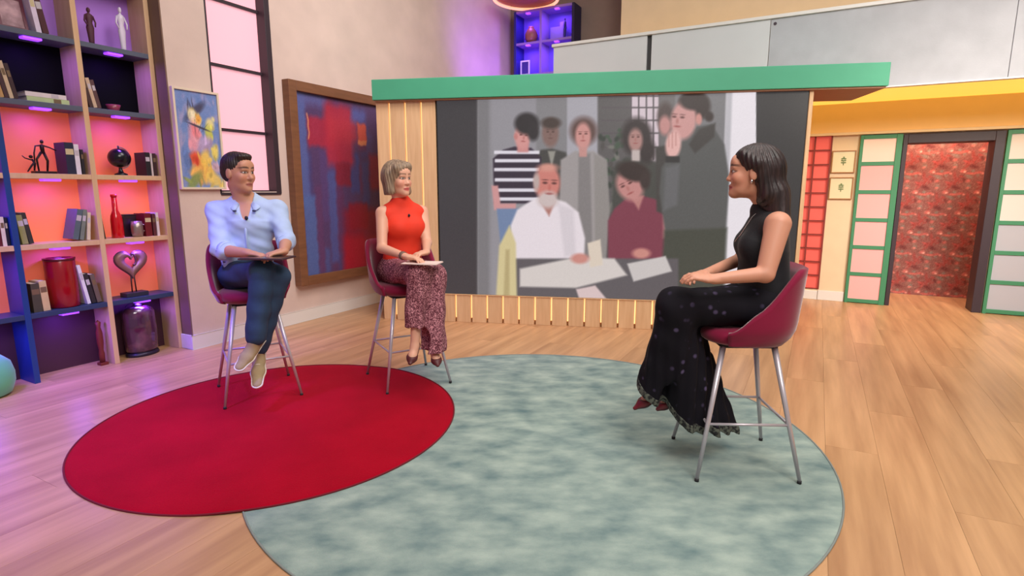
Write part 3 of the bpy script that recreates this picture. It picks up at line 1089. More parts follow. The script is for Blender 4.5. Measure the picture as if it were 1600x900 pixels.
# second row
book('dark olive book left of the red drum', 1.815, S1, .05, .205, (74, 70, 56))
book('cream book leaning on the red drum', 1.868, S1, .042, .215, (214, 186, 136), -2)
book('tall white book leaning between the drum and the upright', 2.135, S1, .022, .30, (232, 230, 238), -8)
book('black book leaning beside the tall white book', 2.168, S1, .028, .23, (44, 40, 46), -9)
book('brown-grey book leaning on the oak upright by the heart', 2.205, S1, .03, .22, (108, 92, 84), -8)

# picture frame and box, top row
e = empty('photo_frame', 'plum photo frame leaning at the top left of the bookcase', 'photo frame', room(BV - .07, 1.93, S5 + .004), -A)
M_plum = mat('plum_frame', (110, 46, 66), .45)
Rt = Matrix.Rotation(math.radians(-12), 4, 'Y')
for y0, y1, z0, z1 in ((-.08, -.062, 0, .22), (.062, .08, 0, .22), (-.062, .062, 0, .018), (-.062, .062, .202, .22)):
    obj('frame_strip', MB().box(-.014, 0, y0, y1, z0, z1, Rt), M_plum, e)
obj('photo', MB().box(-.01, -.005, -.062, .062, .018, .202, Rt), mat('photo_print', (206, 160, 170), .4, vscale=14, rgb2=(120, 70, 84)), e)
obj('mount', MB().box(-.014, -.0105, -.062, .062, .018, .202, Rt), M_white, e)
book('white book standing beside the plum photo frame', 2.05, S5, .03, .26, (222, 206, 232), -6)
book('dark maroon book leaning beside the top white book', 2.09, S5, .036, .25, (72, 16, 30), -8)


def figurine(name, label, u_, z, h_, m, arms=0.3, group=None):
    """small standing figure on a round foot: legs, robe, torso, head, arms"""
    e = empty(name, label, 'figurine', room(BV - .09, u_, z), -A, group)
    obj('plinth', MB().lathe([(0, 0), (.03, 0), (.03, .008), (.026, .012), (0, .012)]), m, e)
    mb = MB().lathe([(0, .012), (.016, .012), (.018, .1 * h_), (.022, .30 * h_), (.026, .46 * h_), (.018, .60 * h_), (.026, .72 * h_), (.024, .80 * h_), (.008, .84 * h_), (.007, .87 * h_), (0, .87 * h_)], n=18, sx=.8)
    obj('body', mb, m, e)
    obj('head', MB().ball((0, 0, .92 * h_), (.014, .012, .07 * h_), 10), m, e)
    for s in (-1, 1):
        obj('arm', MB().tube([(0, s * .024, .78 * h_), (.008, s * (.03 + .03 * arms), .62 * h_), (.022, s * (.018 + .04 * arms), .50 * h_)], [.007, .006, .005], 8), m, e)
    return e


M_bronze = mat('dark_bronze', (52, 34, 34), .4, metal=.6)
figurine('dark_figurine', 'small dark standing figurine on the lilac shelf', 2.40, S5, .27, mat('brown_clay', (84, 40, 60), .6), .2)
figurine('white_figurine', 'white robed figurine on the lilac shelf', 2.62, S5, .33, mat('white_ceramic', (226, 214, 236), .3), .3)
tag(obj('bowl', MB().lathe([(0, .0), (.03, 0), (.034, .006), (.05, .05), (.046, .05), (.03, .012), (0, .01)]), mat('rose_glaze', (150, 60, 84), .3), loc=room(BV - .1, 2.50, S4), rotz=-A),
    'small rose bowl beside the leaning trio in the black compartment', 'bowl')

# bronze dancers
e = empty('dancer_sculpture', 'thin dark bronze sculpture of two dancers on a plinth', 'sculpture', room(BV - .09, 1.99, S3), -A)
obj('plinth', MB().box(-.035, .035, -.065, .065, 0, .018), M_bronze, e, bevel=.003)
mb = MB()
mb.tube([(0, .02, .018), (.005, .028, .09), (0, .012, .15)], [.006, .008, .009])
mb.tube([(0, -.03, .018), (0, -.034, .10), (0, -.002, .15)], [.005, .007, .009])
mb.tube([(0, .008, .14), (0, .006, .185), (0, .008, .205)], [.011, .013, .006])
mb.ball((0, .009, .222), (.011, .011, .014), 8)
obj('standing_figure', mb, M_bronze, e)
obj('arm', MB().tube([(0, .006, .197), (.01, -.036, .190), (.014, -.05, .14), (.012, -.054, .06)], [.006, .005, .005, .004], 8), M_bronze, e)
obj('arm', MB().tube([(0, .008, .197), (0, .05, .185), (.01, .085, .165)], [.006, .005, .004], 8), M_bronze, e)
mb = MB()
mb.tube([(.01, -.10, .012), (.01, -.075, .05), (.01, -.055, .075)], [.004, .006, .007])
mb.tube([(.01, -.06, .02), (.01, -.052, .07), (.01, -.066, .10)], [.005, .008, .006])
mb.ball((.01, -.07, .115), .012, 8)
mb.tube([(.01, -.06, .09), (.01, -.105, .105), (.012, -.12, .12)], [.005, .004, .003])
obj('kneeling_figure', mb, M_bronze, e)

# globe
M_blackgl = mat('black_gloss', (24, 20, 30), .2)
e = empty('globe', 'black globe on a small round stand', 'globe', room(BV - .1, 2.50, S3), -A)
obj('foot', MB().lathe([(0, 0), (.045, 0), (.045, .012), (.02, .022), (.012, .05), (.014, .06), (0, .06)]), M_blackgl, e)
obj('ball', MB().ball((0, 0, .135), (.078, .078, .074), 18), M_blackgl, e)
obj('meridian', MB().tube([(0, .083 * math.cos(t), .135 + .083 * math.sin(t)) for t in [math.radians(-95 + 190 * i / 24) for i in range(25)]], .004, 8), mat('steel', (190, 180, 190), .3, metal=1), e)
obj('pin', MB().cyl((0, 0, .205), (0, 0, .228), .006), M_blackgl, e)

# red bottle, mug and dark box
M_redgl = mat('red_glass', (206, 14, 26), .12, coat=.5)
e = empty('red_bottle', 'tall red glass bottle with a slim neck', 'bottle', room(BV - .08, 2.415, S2), -A)
obj('glass', MB().lathe([(0, 0), (.040, 0), (.043, .006), (.041, .14), (.036, .175), (.020, .215), (.018, .32), (.014, .322), (0, .322)]), M_redgl, e)
obj('lip', MB().lathe([(.012, .318), (.022, .318), (.022, .338), (.012, .338), (.012, .318)]), M_redgl, e)
e = empty('silver_mug', 'round silver mug in front of a dark box', 'mug', room(BV - .05, 2.545, S2), -A)
obj('cup', MB().lathe([(0, 0), (.034, 0), (.042, .03), (.043, .08), (.038, .125), (.035, .125), (.038, .08), (.03, .01), (0, .008)]), mat('hammered_silver', (176, 160, 150), .35, metal=.8, bump=.3, bscale=60), e)
obj('handle', MB().tube([(0, .04, .10), (0, .062, .09), (0, .062, .05), (0, .04, .035)], .005, 8), MATS['hammered_silver'], e)
tag(obj('dark_box', MB().box(-.05, .05, -.05, .05, 0, .165).box(-.052, .052, -.052, .052, .165, .18), mat('dark_lacquer', (36, 18, 28), .3), loc=room(BV - .15, 2.525, S2), rotz=-A, bevel=.004),
    'dark lacquer box standing behind the silver mug', 'box')

# red drum
e = empty('red_drum', 'large dark red drum-shaped vase on the navy shelf', 'vase', room(BV - .105, 2.01, S1), -A)
M_drum = mat('oxblood_glaze', (150, 10, 24), .22, var=.12, vscale=5, coat=.4)
obj('wall', MB().lathe([(0, 0), (.086, 0), (.094, .008), (.096, .18), (.094, .34), (.088, .352), (.080, .352), (.080, .04), (0, .04)], n=40), M_drum, e)
obj('rim', MB().lathe([(.078, .345), (.096, .345), (.098, .362), (.078, .364), (.078, .345)], n=40), mat('oxblood_rim', (98, 8, 30), .25), e)

# heart sculpture
e = empty('heart_sculpture', 'taupe open heart sculpture on two rods and a dark base', 'sculpture', room(BV - .09, 2.49, S1), -A)
M_taupe = mat('taupe_metal', (150, 112, 104), .4, metal=.3)
obj('plinth', MB().box(-.05, .05, -.085, .085, 0, .035), mat('dark_slate_base', (44, 42, 58), .5), e, bevel=.003)
hp = []
for i in range(64):
    t = 2 * math.pi * i / 64
    hp.append((16 * math.sin(t) ** 3, 13 * math.cos(t) - 5 * math.cos(2 * t) - 2 * math.cos(3 * t) - math.cos(4 * t)))
sc = .0074
outer = [(0, x * sc, .275 + y * sc) for x, y in hp]
mb = MB()
nh = len(hp)
vs_, fs_ = [], []
for (x, y) in hp:
    for f_, xx in ((1.0, -.016), (1.0, .016), (.46, .016), (.46, -.016)):
        vs_.append((xx, x * sc * f_, .275 + (y * f_ + (1 - f_) * 1.5) * sc))
for i in range(nh):
    j = (i + 1) % nh
    for k in range(4):
        l = (k + 1) % 4
        fs_.append((i * 4 + k, j * 4 + k, j * 4 + l, i * 4 + l))
mb.add(vs_, fs_, True)
ho = obj('heart', mb, M_taupe, e)
obj('rim', MB().tube(outer, .010, 8, True), mat('dark_taupe', (92, 62, 66), .4, metal=.3), e)
obj('curl', MB().tube([(.012, .002 + .03 * math.sin(t * .9), .30 + .045 * math.cos(t)) for t in [i * .25 for i in range(14)]], .008, 8), MATS['dark_taupe'], e)
for s in (-1, 1):
    obj('rod', MB().cyl((0, s * .016, .03), (0, s * .012, .17), .005, n=10), M_bronze, e)

# bottom row
tag(obj('pouf', MB().lathe([(0, 0), (.10, 0), (.135, .02), (.158, .09), (.160, .15), (.145, .22), (.10, .268), (.04, .283), (0, .285)], n=36), mat('mint_velvet', (104, 190, 142), .7, sheen=.3), loc=room(BV + .02, 1.45, 0), rotz=-A),
    'round mint green pouf standing on the floor at the bookcase', 'pouf')
e = empty('carved_post', 'slim red-brown carved wooden post standing on the floor in the bookcase', 'sculpture', room(BV - .07, 2.19, 0), -A)
M_rw = mat('red_wood', (112, 38, 30), .5, var=.1)
obj('shaft', MB().lathe([(0, .02), (.018, .02), (.02, .09), (.015, .12), (.022, .18), (.022, .26), (.013, .30), (.019, .34), (0, .36)], n=16), M_rw, e)
obj('foot', MB().box(-.028, .028, -.028, .028, 0, .022), M_rw, e, bevel=.003)
e = empty('lantern', 'dark glossy lantern with pale reflections on the floor in the bookcase', 'lantern', room(BV - .10, 2.505, 0), -A)
prof = [(0, .03), (.105, .03), (.122, .05), (.128, .2), (.12, .36), (.10, .395), (.06, .41), (0, .41)]
obj('glass_body', MB().lathe(prof, n=32, sx=.72), mat('smoked_glass', (72, 36, 60), .08, vscale=9, rgb2=(120, 74, 92), contrast=(.5, .75), coat=1.0), e)
obj('base', MB().lathe([(0, 0), (.125, 0), (.128, .012), (.12, .03), (0, .03)], n=32, sx=.72), mat('dark_pewter', (52, 44, 60), .35, metal=.5), e)
obj('knob', MB().lathe([(0, .405), (.03, .405), (.034, .42), (.015, .43), (0, .432)], n=20), MATS['dark_pewter'], e)
obj('candle', MB().lathe([(0, .03), (.028, .03), (.028, .11), (0, .112)], c=(.03, .02, 0), n=18), mat('wax', (236, 214, 220), .5), e)
obj('handle', MB().tube([(0, .09 * math.cos(t), .41 + .04 * math.sin(t)) for t in [math.pi * i / 16 for i in range(17)]], .004, 8), MATS['dark_pewter'], e)

# ================================================================== UPPER SHELF BEHIND THE BALCONY
us = empty('upper_shelf', 'blue shelf unit with violet lights on the far upper wall', 'shelf', room(-3.9, 8.2, 3.10), -A)
M_ublue = mat('upper_blue', (34, 36, 120), .5)
for v_, m in ((-4.38, M_ublue), (-3.94, mat('upper_lilac', (150, 120, 190), .5)), (-3.41, mat('upper_navy', (34, 30, 70), .5))):
    obj('upright', MB().box(v_ + 3.9 - .02, v_ + 3.9 + .02, 0, .28, 0, .97), m, us, bevel=.002)
for a, b in ((-4.36, -3.96), (-3.92, -3.43)):
    for z in (.0, .47, .935):
        obj('shelf', MB().box(a + 3.9, b + 3.9, .002, .28, z, z + .035), MATS['upper_lilac'], us, bevel=.002)
        if z > .1:
            mid = (a + b) / 2 + 3.9
            obj('shelf_light', MB().box(mid - .035, mid + .035, -.008, .05, z - .022, z - .001), M_led, us, bevel=.004)
            d = bpy.data.lights.new('shelf_lamp', 'AREA')
            d.energy = 3.0
            d.color = (0.30, 0.10, 1.0)
            d.size = .08
            lo = bpy.data.objects.new('shelf_lamp', d)
            COL.objects.link(lo)
            lo.location = room(mid - 3.9, 8.25, 3.10 + z - .03)
    obj('back_panel', MB().box(a + 3.88, b + 3.92, .27, .285, 0, .97), mat('upper_back', (120, 96, 206), .6), us)
z2, z1 = 3.10 + .506, 3.10 + .036
tag(obj('brown_vase', MB().lathe([(0, 0), (.05, 0), (.09, .06), (.1, .13), (.07, .2), (.04, .23), (.045, .25), (0, .25)]), mat('amber_glaze', (150, 92, 70), .4), loc=room(-4.16, 8.33, z2), rotz=-A),
    'round amber vase on the far upper shelf', 'vase')
o = figurine('slim_figurine', 'slim dark figurine on the far upper shelf', 2.0, 0, .3, mat('indigo_clay', (46, 34, 110), .5), .2)
o.location = room(-3.58, 8.3, z2)
o = tag(obj('lilac_block', MB().box(-.12, .04, -.02, .02, 0, .2).box(.04, .1, -.02, .02, 0, .26), mat('lilac_paint', (150, 130, 200), .5), loc=room(-3.72, 8.36, z2), rotz=-A, bevel=.004),
        'stepped lilac ornament beside the slim figurine on the far upper shelf', 'ornament')
e = empty('white_photo_frame', 'white photo frame in the lower bay of the far upper shelf', 'photo frame', room(-4.24, 8.28, z1), -A)
for x0, x1, a, b in ((-.08, -.06, 0, .22), (.06, .08, 0, .22), (-.06, .06, 0, .02), (-.06, .06, .2, .22)):
    obj('frame_strip', MB().box(x0, x1, -.01, .008, a, b), M_white, e)
obj('photo', MB().box(-.06, .06, 0, .006, .02, .2), mat('blue_photo', (60, 50, 130), .4), e)

# glowing ring lamp under the far ceiling
e = empty('ring_lamp', 'oval ceiling lamp with a glowing coral rim at the top edge', 'lamp', room(-4.0, 7.82, 4.10), -A)
obj('rim', MB().tube([(.46 * math.cos(2 * math.pi * i / 48), .5 * math.sin(2 * math.pi * i / 48), 0) for i in range(48)], .022, 10, True), mat('coral_neon', (255, 190, 150), .4, emit=(255, 170, 130), estr=1.3), e)
obj('disc', MB().lathe([(0, .02), (.43, .02), (.44, .05), (0, .06)], n=40, sx=1, sy=1.08), mat('terracotta_disc', (170, 84, 64), .6), e)
obj('rod', MB().cyl((0, 0, .05), (0, 0, .5), .015), M_dark, e)

# ================================================================== BAR STOOLS
M_velvet = mat('plum_velvet', (132, 20, 58), 0.75, var=.08, vscale=6, sheen=0.6, spec=.2)
M_steel = mat('brushed_steel', (206, 198, 206), 0.35, metal=0.45)
M_rubber = mat('rubber', (40, 38, 42), .8)


def sup(t, e=2.4):
    c, s = math.cos(t), math.sin(t)
    return math.copysign(abs(c) ** (2 / e), c), math.copysign(abs(s) ** (2 / e), s)


def make_stool(label, loc, rotz):
    e = empty('bar_stool', label, 'bar stool', loc, rotz, 'plum velvet bar stools')
    # cushion
    prof = [(0, .632), (.60, .632), (.86, .638), (.97, .655), (1.0, .675), (.97, .695), (.86, .708), (.5, .714), (0, .716)]
    n = 40
    vs_, fs_ = [], []
    for r, z in prof:
        for i in range(n):
            x, y = sup(2 * math.pi * i / n)
            vs_.append((.205 * r * x, .205 * r * y - .005, z))
    for k in range(len(prof) - 1):
        for i in range(n):
            j = (i + 1) % n
            fs_.append((k * n + i, k * n + j, (k + 1) * n + j, (k + 1) * n + i))
    obj('seat', MB().add(vs_, fs_, True), M_velvet, e)
    # wrap-round shell back
    vs_, fs_ = [], []
    na, nz = 48, 10
    for i in range(na + 1):
        ph = math.radians(-118 + 236 * i / na)
        f_ = max(0.0, 1 - abs(ph) / math.radians(118))
        top = .70 + .295 * ease(min(1, f_ * 1.65))
        cx, cy = sup(math.pi / 2 - ph, 2.5)
        ring = []
        for k in range(nz + 1):
            z = .636 + (top - .636) * k / nz
            w = max(0, (z - .64)) / .35
            r = .207 + .022 * ease(min(1, w * 4)) + .03 * w
            if k == 0:
                r -= .02
            ring.append((r * cx, r * cy - .005, z))
        for k in range(nz, -1, -1):
            z = .636 + (top - .636) * k / nz
            w = max(0, (z - .64)) / .35
            r = .207 + .022 * ease(min(1, w * 4)) + .03 * w - (.028 if k < nz else .016)
            zz = z + (.008 if k == nz else 0)
            ring.append((r * cx, r * cy - .005, zz))
        vs_ += ring
    m = 2 * (nz + 1)
    for i in range(na):
        for k in range(m):
            l = (k + 1) % m
            fs_.append((i * m + k, (i + 1) * m + k, (i + 1) * m + l, i * m + l))
    fs_.append(tuple(range(m)))
    fs_.append(tuple(na * m + k for k in reversed(range(m))))
    obj('backrest', MB().add(vs_, fs_, True), M_velvet, e)
    obj('under_plate', MB().box(-.13, .13, -.13, .13, .618, .633), M_rubber, e, bevel=.003)
    foot = []
    for sx, sy in ((-1, -1), (1, -1), (1, 1), (-1, 1)):
        a = Vector((sx * .118, sy * .118, .622))
        b = Vector((sx * .228, sy * .235, .012))
        lg = obj('leg', MB().cyl(b, a, .0085, .0145, 14), M_steel, e)
        obj('foot_cap', MB().cyl((b.x, b.y, .0), (b.x, b.y, .014), .010, .010, 12), M_rubber, lg)
        t = (.265 - .012) / (.622 - .012)
        foot.append(b.lerp(a, t))
    for k in range(4):
        obj('foot_rail', MB().cyl(foot[k], foot[(k + 1) % 4], .0065, n=10), M_steel, e)
    return e


CM = (-1.715, 3.625)
CW = (-0.75, 3.87)
CR = (1.11, 2.645)
make_stool('plum bar stool of the man in the pale blue shirt', (CM[0], CM[1], .0065), math.radians(31.5))
make_stool('plum bar stool of the woman in the orange-red top', (CW[0], CW[1], .0095), math.radians(30))
make_stool('plum bar stool of the woman in black, standing on the grey-green rug', (CR[0], CR[1], .0065), math.radians(-92.5))


# ================================================================== PEOPLE: smooth solid fields
class Field:
    def __init__(self, lo, hi, h):
        self.lo = np.array(lo, np.float32)
        self.h = h
        self.n = np.ceil((np.array(hi) - lo) / h).astype(int) + 1
        self.d = np.full(self.n, .5, np.float32)

    def block(self, lo, hi):
        i0 = np.clip(np.floor((lo - self.lo) / self.h).astype(int), 0, self.n)
        i1 = np.clip(np.ceil((hi - self.lo) / self.h).astype(int) + 1, 0, self.n)
        sl = tuple(slice(a, b) for a, b in zip(i0, i1))
        ax = [self.lo[k] + self.h * np.arange(i0[k], i1[k], dtype=np.float32) for k in range(3)]
        return sl, np.meshgrid(*ax, indexing='ij', sparse=True)

    def put(self, pr, infl=0.0, op='add', kk=None):
        lo, hi, k = pr_bounds(pr, infl)
        if kk is not None:
            k = kk
        sl, P = self.block(lo - k - .02, hi + k + .02)
        if any(s.start >= s.stop for s in sl):
            return
        d = pr_eval(pr, P) - infl
        a = self.d[sl]
        if op == 'add':
            hh = np.clip(.5 + .5 * (d - a) / k, 0, 1)
            self.d[sl] = d * (1 - hh) + a * hh - k * hh * (1 - hh)
        else:
            d = -d
            hh = np.clip(.5 - .5 * (d - a) / k, 0, 1)
            self.d[sl] = d * (1 - hh) + a * hh + k * hh * (1 - hh)

    def cut(self, p, nrm, k=.004):
        """remove everything on the side the normal points to"""
        sl, P = self.block(self.lo, self.lo + self.h * self.n)
        n = np.array(nrm, float)
        n /= np.linalg.norm(n)
        d = -((P[0] - p[0]) * n[0] + (P[1] - p[1]) * n[1] + (P[2] - p[2]) * n[2])
        self.d = np.maximum(self.d, -d).astype(np.float32)

    def warp(self, fn):
        sl, P = self.block(self.lo, self.lo + self.h * self.n)
        self.d = (self.d + fn(*P)).astype(np.float32)

    def mesh(self):
        d = self.d
        d[0], d[-1], d[:, 0], d[:, -1], d[:, :, 0], d[:, :, -1] = .5, .5, .5, .5, .5, .5
        s = d < 0
        c = np.zeros(np.array(s.shape) - 1, np.int8)
        for a in (0, 1):
            for b in (0, 1):
                for e in (0, 1):
                    c += s[a:s.shape[0] - 1 + a, b:s.shape[1] - 1 + b, e:s.shape[2] - 1 + e]
        act = np.argwhere((c > 0) & (c < 8))
        idx = np.full(c.shape, -1, np.int32)
        idx[tuple(act.T)] = np.arange(len(act))
        acc = np.zeros((len(act), 3))
        cnt = np.zeros(len(act))
        for ax in range(3):
            o1, o2 = [k for k in range(3) if k != ax]
            for a in (0, 1):
                for b in (0, 1):
                    p0 = act.copy()
                    p0[:, o1] += a
                    p0[:, o2] += b
                    p1 = p0.copy()
                    p1[:, ax] += 1
                    d0, d1 = d[tuple(p0.T)], d[tuple(p1.T)]
                    m = (d0 < 0) != (d1 < 0)
                    t = d0[m] / (d0[m] - d1[m])
                    q = p0[m].astype(float)
                    q[:, ax] += t
                    acc[m] += q
                    cnt[m] += 1
        V = acc / cnt[:, None] * self.h + self.lo
        quads = []
        for ax in range(3):
            o1, o2 = [(1, 2), (2, 0), (0, 1)][ax]
            s0 = np.take(s, range(0, s.shape[ax] - 1), ax)
            s1 = np.take(s, range(1, s.shape[ax]), ax)
            e = np.argwhere(s0 != s1)
            e = e[(e[:, o1] > 0) & (e[:, o2] > 0) & (e[:, o1] < s.shape[o1] - 1) & (e[:, o2] < s.shape[o2] - 1)]
            ins = s[tuple(e.T)]
            A_, B_, C_, D_ = e.copy(), e.copy(), e.copy(), e.copy()
            A_[:, o1] -= 1
            A_[:, o2] -= 1
            B_[:, o2] -= 1
            D_[:, o1] -= 1
            q = np.stack([idx[tuple(x.T)] for x in (A_, B_, C_, D_)], 1)
            q[~ins] = q[~ins][:, ::-1]
            quads.append(q)
        q = np.concatenate(quads)
        return V, q[(q >= 0).all(1)]


def cone(a, b, ra, rb, k=.02, ax=None, fl=1.0):
    return ('c', np.array(a, float), np.array(b, float), ra, rb, k, None if ax is None else np.array(ax, float), fl)


def ell(c, r, R=None, k=.02):
    return ('e', np.array(c, float), np.array(r, float), np.eye(3) if R is None else np.array(R, float), k)


def pr_bounds(p, infl):
    if p[0] == 'c':
        r = max(p[3], p[4]) + infl
        return np.minimum(p[1], p[2]) - r, np.maximum(p[1], p[2]) + r, p[5]
    r = p[2].max() + infl
    return p[1] - r, p[1] + r, p[4]


def pr_eval(p, P):
    X, Y, Z = P
    if p[0] == 'c':
        a, b, ra, rb, ax, fl = p[1], p[2], p[3], p[4], p[6], p[7]
        ba = b - a
        L2 = max(1e-9, ba @ ba)
        dx, dy, dz = X - a[0], Y - a[1], Z - a[2]
        t = np.clip((dx * ba[0] + dy * ba[1] + dz * ba[2]) / L2, 0, 1)
        wx, wy, wz = dx - t * ba[0], dy - t * ba[1], dz - t * ba[2]
        if ax is not None:
            g = (wx * ax[0] + wy * ax[1] + wz * ax[2]) * (1 / fl - 1)
            l = np.sqrt((wx + g * ax[0]) ** 2 + (wy + g * ax[1]) ** 2 + (wz + g * ax[2]) ** 2)
            return (l - (ra + t * (rb - ra))) * (0.5 + 0.5 * fl)
        return np.sqrt(wx * wx + wy * wy + wz * wz) - (ra + t * (rb - ra))
    c, r, R = p[1], p[2], p[3]
    dx, dy, dz = X - c[0], Y - c[1], Z - c[2]
    k0 = 0
    k1 = 0
    for i in range(3):
        q = dx * R[0, i] + dy * R[1, i] + dz * R[2, i]
        k0 = k0 + (q / r[i]) ** 2
        k1 = k1 + (q / r[i] ** 2) ** 2
    k0 = np.sqrt(k0)
    return k0 * (k0 - 1) / np.sqrt(k1 + 1e-12)


def solid(prims, h, infl=0.0, pad=.03):
    lo = np.min([pr_bounds(p, infl)[0] for p in prims], 0) - pad
    hi = np.max([pr_bounds(p, infl)[1] for p in prims], 0) + pad
    F = Field(lo, hi, h)
    for p in prims:
        F.put(p, infl)
    return F


def unitv(v):
    v = np.array(v, float)
    return v / np.linalg.norm(v)


def frame(fwd, up=(0, 0, 1)):
    """columns: left, forward, up"""
    f = unitv(fwd)
    l = unitv(np.cross(np.array(up, float), f))
    return np.stack([l, f, np.cross(l, f) * -1 if np.cross(l, f)[2] < 0 else np.cross(l, f)], 1)


def head_prims(c, R, s=1.0, fem=False):
    T = lambda q: np.array(c) + R @ (np.array(q) * s)
    E = lambda q, r, k=.012: ell(T(q), np.array(r) * s, R, k * s)
    C = lambda a, b, ra, rb, k=.008: cone(T(a), T(b), ra * s, rb * s, k * s)
    jw = .92 if fem else 1.0
    P = [E((0, -.018, .036), (.074, .094, .082)),
         E((0, .022, -.03), (.064 * jw, .066, .082), .03),
         E((0, .045, -.085), (.043 * jw, .042, .030), .03),
         E((0, .068, -.104), (.022 * jw, .020, .016), .02),
         E((0, .072, .045), (.05, .022, .035), .03),
         E((.036, .060, -.028), (.026, .026, .028), .02), E((-.036, .060, -.028), (.026, .026, .028), .02),
         E((0, .078, .019), (.047, .012, .009), .014),
         C((0, .082, .010), (0, .096 if fem else .102, -.028), .0075, .0105 if fem else .0115, .016),
         E((0, .099 if fem else .105, -.032), (.0115, .010, .009), .010),
         E((.011, .092, -.036), (.008, .009, .006), .006), E((-.011, .092, -.036), (.008, .009, .006), .006),
         E((0, .086, -.064), (.022, .011, .007), .008), E((0, .084, -.077), (.018, .011, .0075), .007), E((0, .074, -.100), (.016, .016, .014), .02),
         E((.074, -.008, -.008), (.008, .020, .032), .008), E((-.074, -.008, -.008), (.008, .020, .032), .008)]
    subs = [E((.031, .097, .003), (.018, .014, .011), .010), E((-.031, .097, .003), (.018, .014, .011), .010)]
    eyes = [E((.031, .075, .003), (.013, .0115, .0115), .003), E((-.031, .075, .003), (.013, .0115, .0115), .003)]
    return P, subs, eyes


def hand_prims(w, d, n, s, curl=18, scale=1.0, spread=1.0):
    """w wrist, d finger direction, n palm normal (out of the palm), s direction of the thumb side"""
    w, d = np.array(w, float), unitv(d)
    n = np.array(n, float)
    n = unitv(n - d * (n @ d))
    sd = unitv(np.cross(d, n))
    if sd @ np.array(s, float) < 0:
        sd = -sd
    q = scale
    P = [cone(w, w + d * .030 * q, .026 * q, .034 * q, .012, n, .62), cone(w + d * .035 * q, w + d * .075 * q, .037 * q, .038 * q, .012, n, .42)]
    for off, L, r in ((.029, .070, .0088), (.0098, .078, .0090), (-.0096, .072, .0087), (-.028, .056, .0078)):
        p = w + d * .080 * q + sd * off * q
        dr = unitv(d + sd * off * 1.5 * spread)
        a = math.radians(curl * .6)
        for i, (f_, rr) in enumerate(((.44, 1.0), (.31, .94), (.25, .86))):
            dd = dr * math.cos(a) + n * math.sin(a)
            p2 = p + dd * L * f_ * q
            P.append(cone(p, p2, r * rr * q, r * rr * .94 * q, .0035))
            p = p2
            a += math.radians(curl)
    p = w + d * .022 * q + sd * .026 * q
    dd = unitv(d * .75 + sd * .62 + n * .25)
    p2 = p + dd * .042 * q
    P.append(cone(p, p2, .0135 * q, .0105 * q, .008))
    dd = unitv(d * .95 + sd * .25 + n * .25)
    p3 = p2 + dd * .030 * q
    P.append(cone(p2, p3, .0102 * q, .0095 * q, .003))
    P.append(cone(p3, p3 + unitv(dd + n * .2) * .022 * q, .0095 * q, .0075 * q, .003))
    return P


def foot_prims(an, to, up):
    an, to = np.array(an, float), np.array(to, float)
    d = unitv(to - an)
    u2 = unitv(np.array(up, float) - d * (np.array(up, float) @ d))
    L = np.linalg.norm(to - an)
    b = an - u2 * .028
    return [cone(an, b + d * L * .40 - u2 * .004, .027, .024, .015), cone(b - d * .03, b + d * L * .45 - u2 * .006, .026, .024, .015),
            cone(b + d * L * .45 - u2 * .006, b + d * L * .80 - u2 * .014, .023, .012, .015)]


def srgb(c):
    return np.array(lin(c))


def paint_skin(V, c, R, s, skin, lips, brow, iris, blush=None):
    col = np.tile(srgb(skin), (len(V), 1))
    q = ((V - c) @ R) / s

    def lay(m, cc):
        nonlocal col
        m = np.clip(m, 0, 1)[:, None]
        col = col * (1 - m) + srgb(cc) * m
    x, y, z = q.T
    face = (np.linalg.norm(q, axis=1) < .16)
    ax = np.abs(x)
    if blush:
        lay(face * np.exp(-(((ax - .04) / .022) ** 2 + ((z + .03) / .024) ** 2)) * (y > .02) * .5, blush)
    lay(face * (y > .06) * np.clip(1.35 - np.sqrt((x / .023) ** 2 + ((z + .0715) / .0105) ** 2), 0, .35) / .35 * .9, lips)
    lay(face * (y > .06) * np.clip(1.5 - np.sqrt((x / .019) ** 2 + ((z + .071) / .0025) ** 2), 0, .5) / .5 * .6, (90, 34, 34))
    zb = .0275 + .006 * np.cos((ax - .032) / .02)
    lay(face * (y > .045) * np.clip(1.4 - np.maximum(np.abs(ax - .032) / .019, np.abs(z - zb) / .0042), 0, .4) / .4 * .85, brow)
    er = np.sqrt(((ax - .031) / .0145) ** 2 + ((z - .003) / .0062) ** 2)
    lay(face * (y > .06) * np.clip(1.55 - er, 0, .3) / .3 * .8, (70, 42, 36))
    lay(face * (y > .06) * np.clip(1.05 - er, 0, .3) / .3, (226, 216, 210))
    lay(face * (y > .06) * np.clip(1.25 - np.sqrt(((ax - .031) / .0062) ** 2 + ((z - .003) / .0062) ** 2), 0, .4) / .4, iris)
    return col


def make_body(label, loc, prims, head, skin, lips, brow, iris, blush, h=.004, hs=1.0):
    c, R, fem = head
    hp, subs, eyes = head_prims(c, R, hs, fem)
    F = solid(prims + hp, h)
    for p in subs:
        F.put(p, 0, 'sub')
    for p in eyes:
        F.put(p)
    V, q = F.mesh()
    col = paint_skin(V, np.array(c), R, hs, skin, lips, brow, iris, blush)
    me = raw_mesh('person', V - np.array([loc[0], loc[1], 0]), q, col)
    o = link('person', me, mat_attr('skin', .5, sss=.12))
    o.location = (loc[0], loc[1], 0)
    return tag(o, label, 'person')


def cloth(name, F, m, parent, label=None):
    V, q = F.mesh()
    l = parent.location
    o = link(name, raw_mesh(name, V - np.array([l.x, l.y, l.z]), q), m, parent)
    if label:
        o['label'] = label
    return o


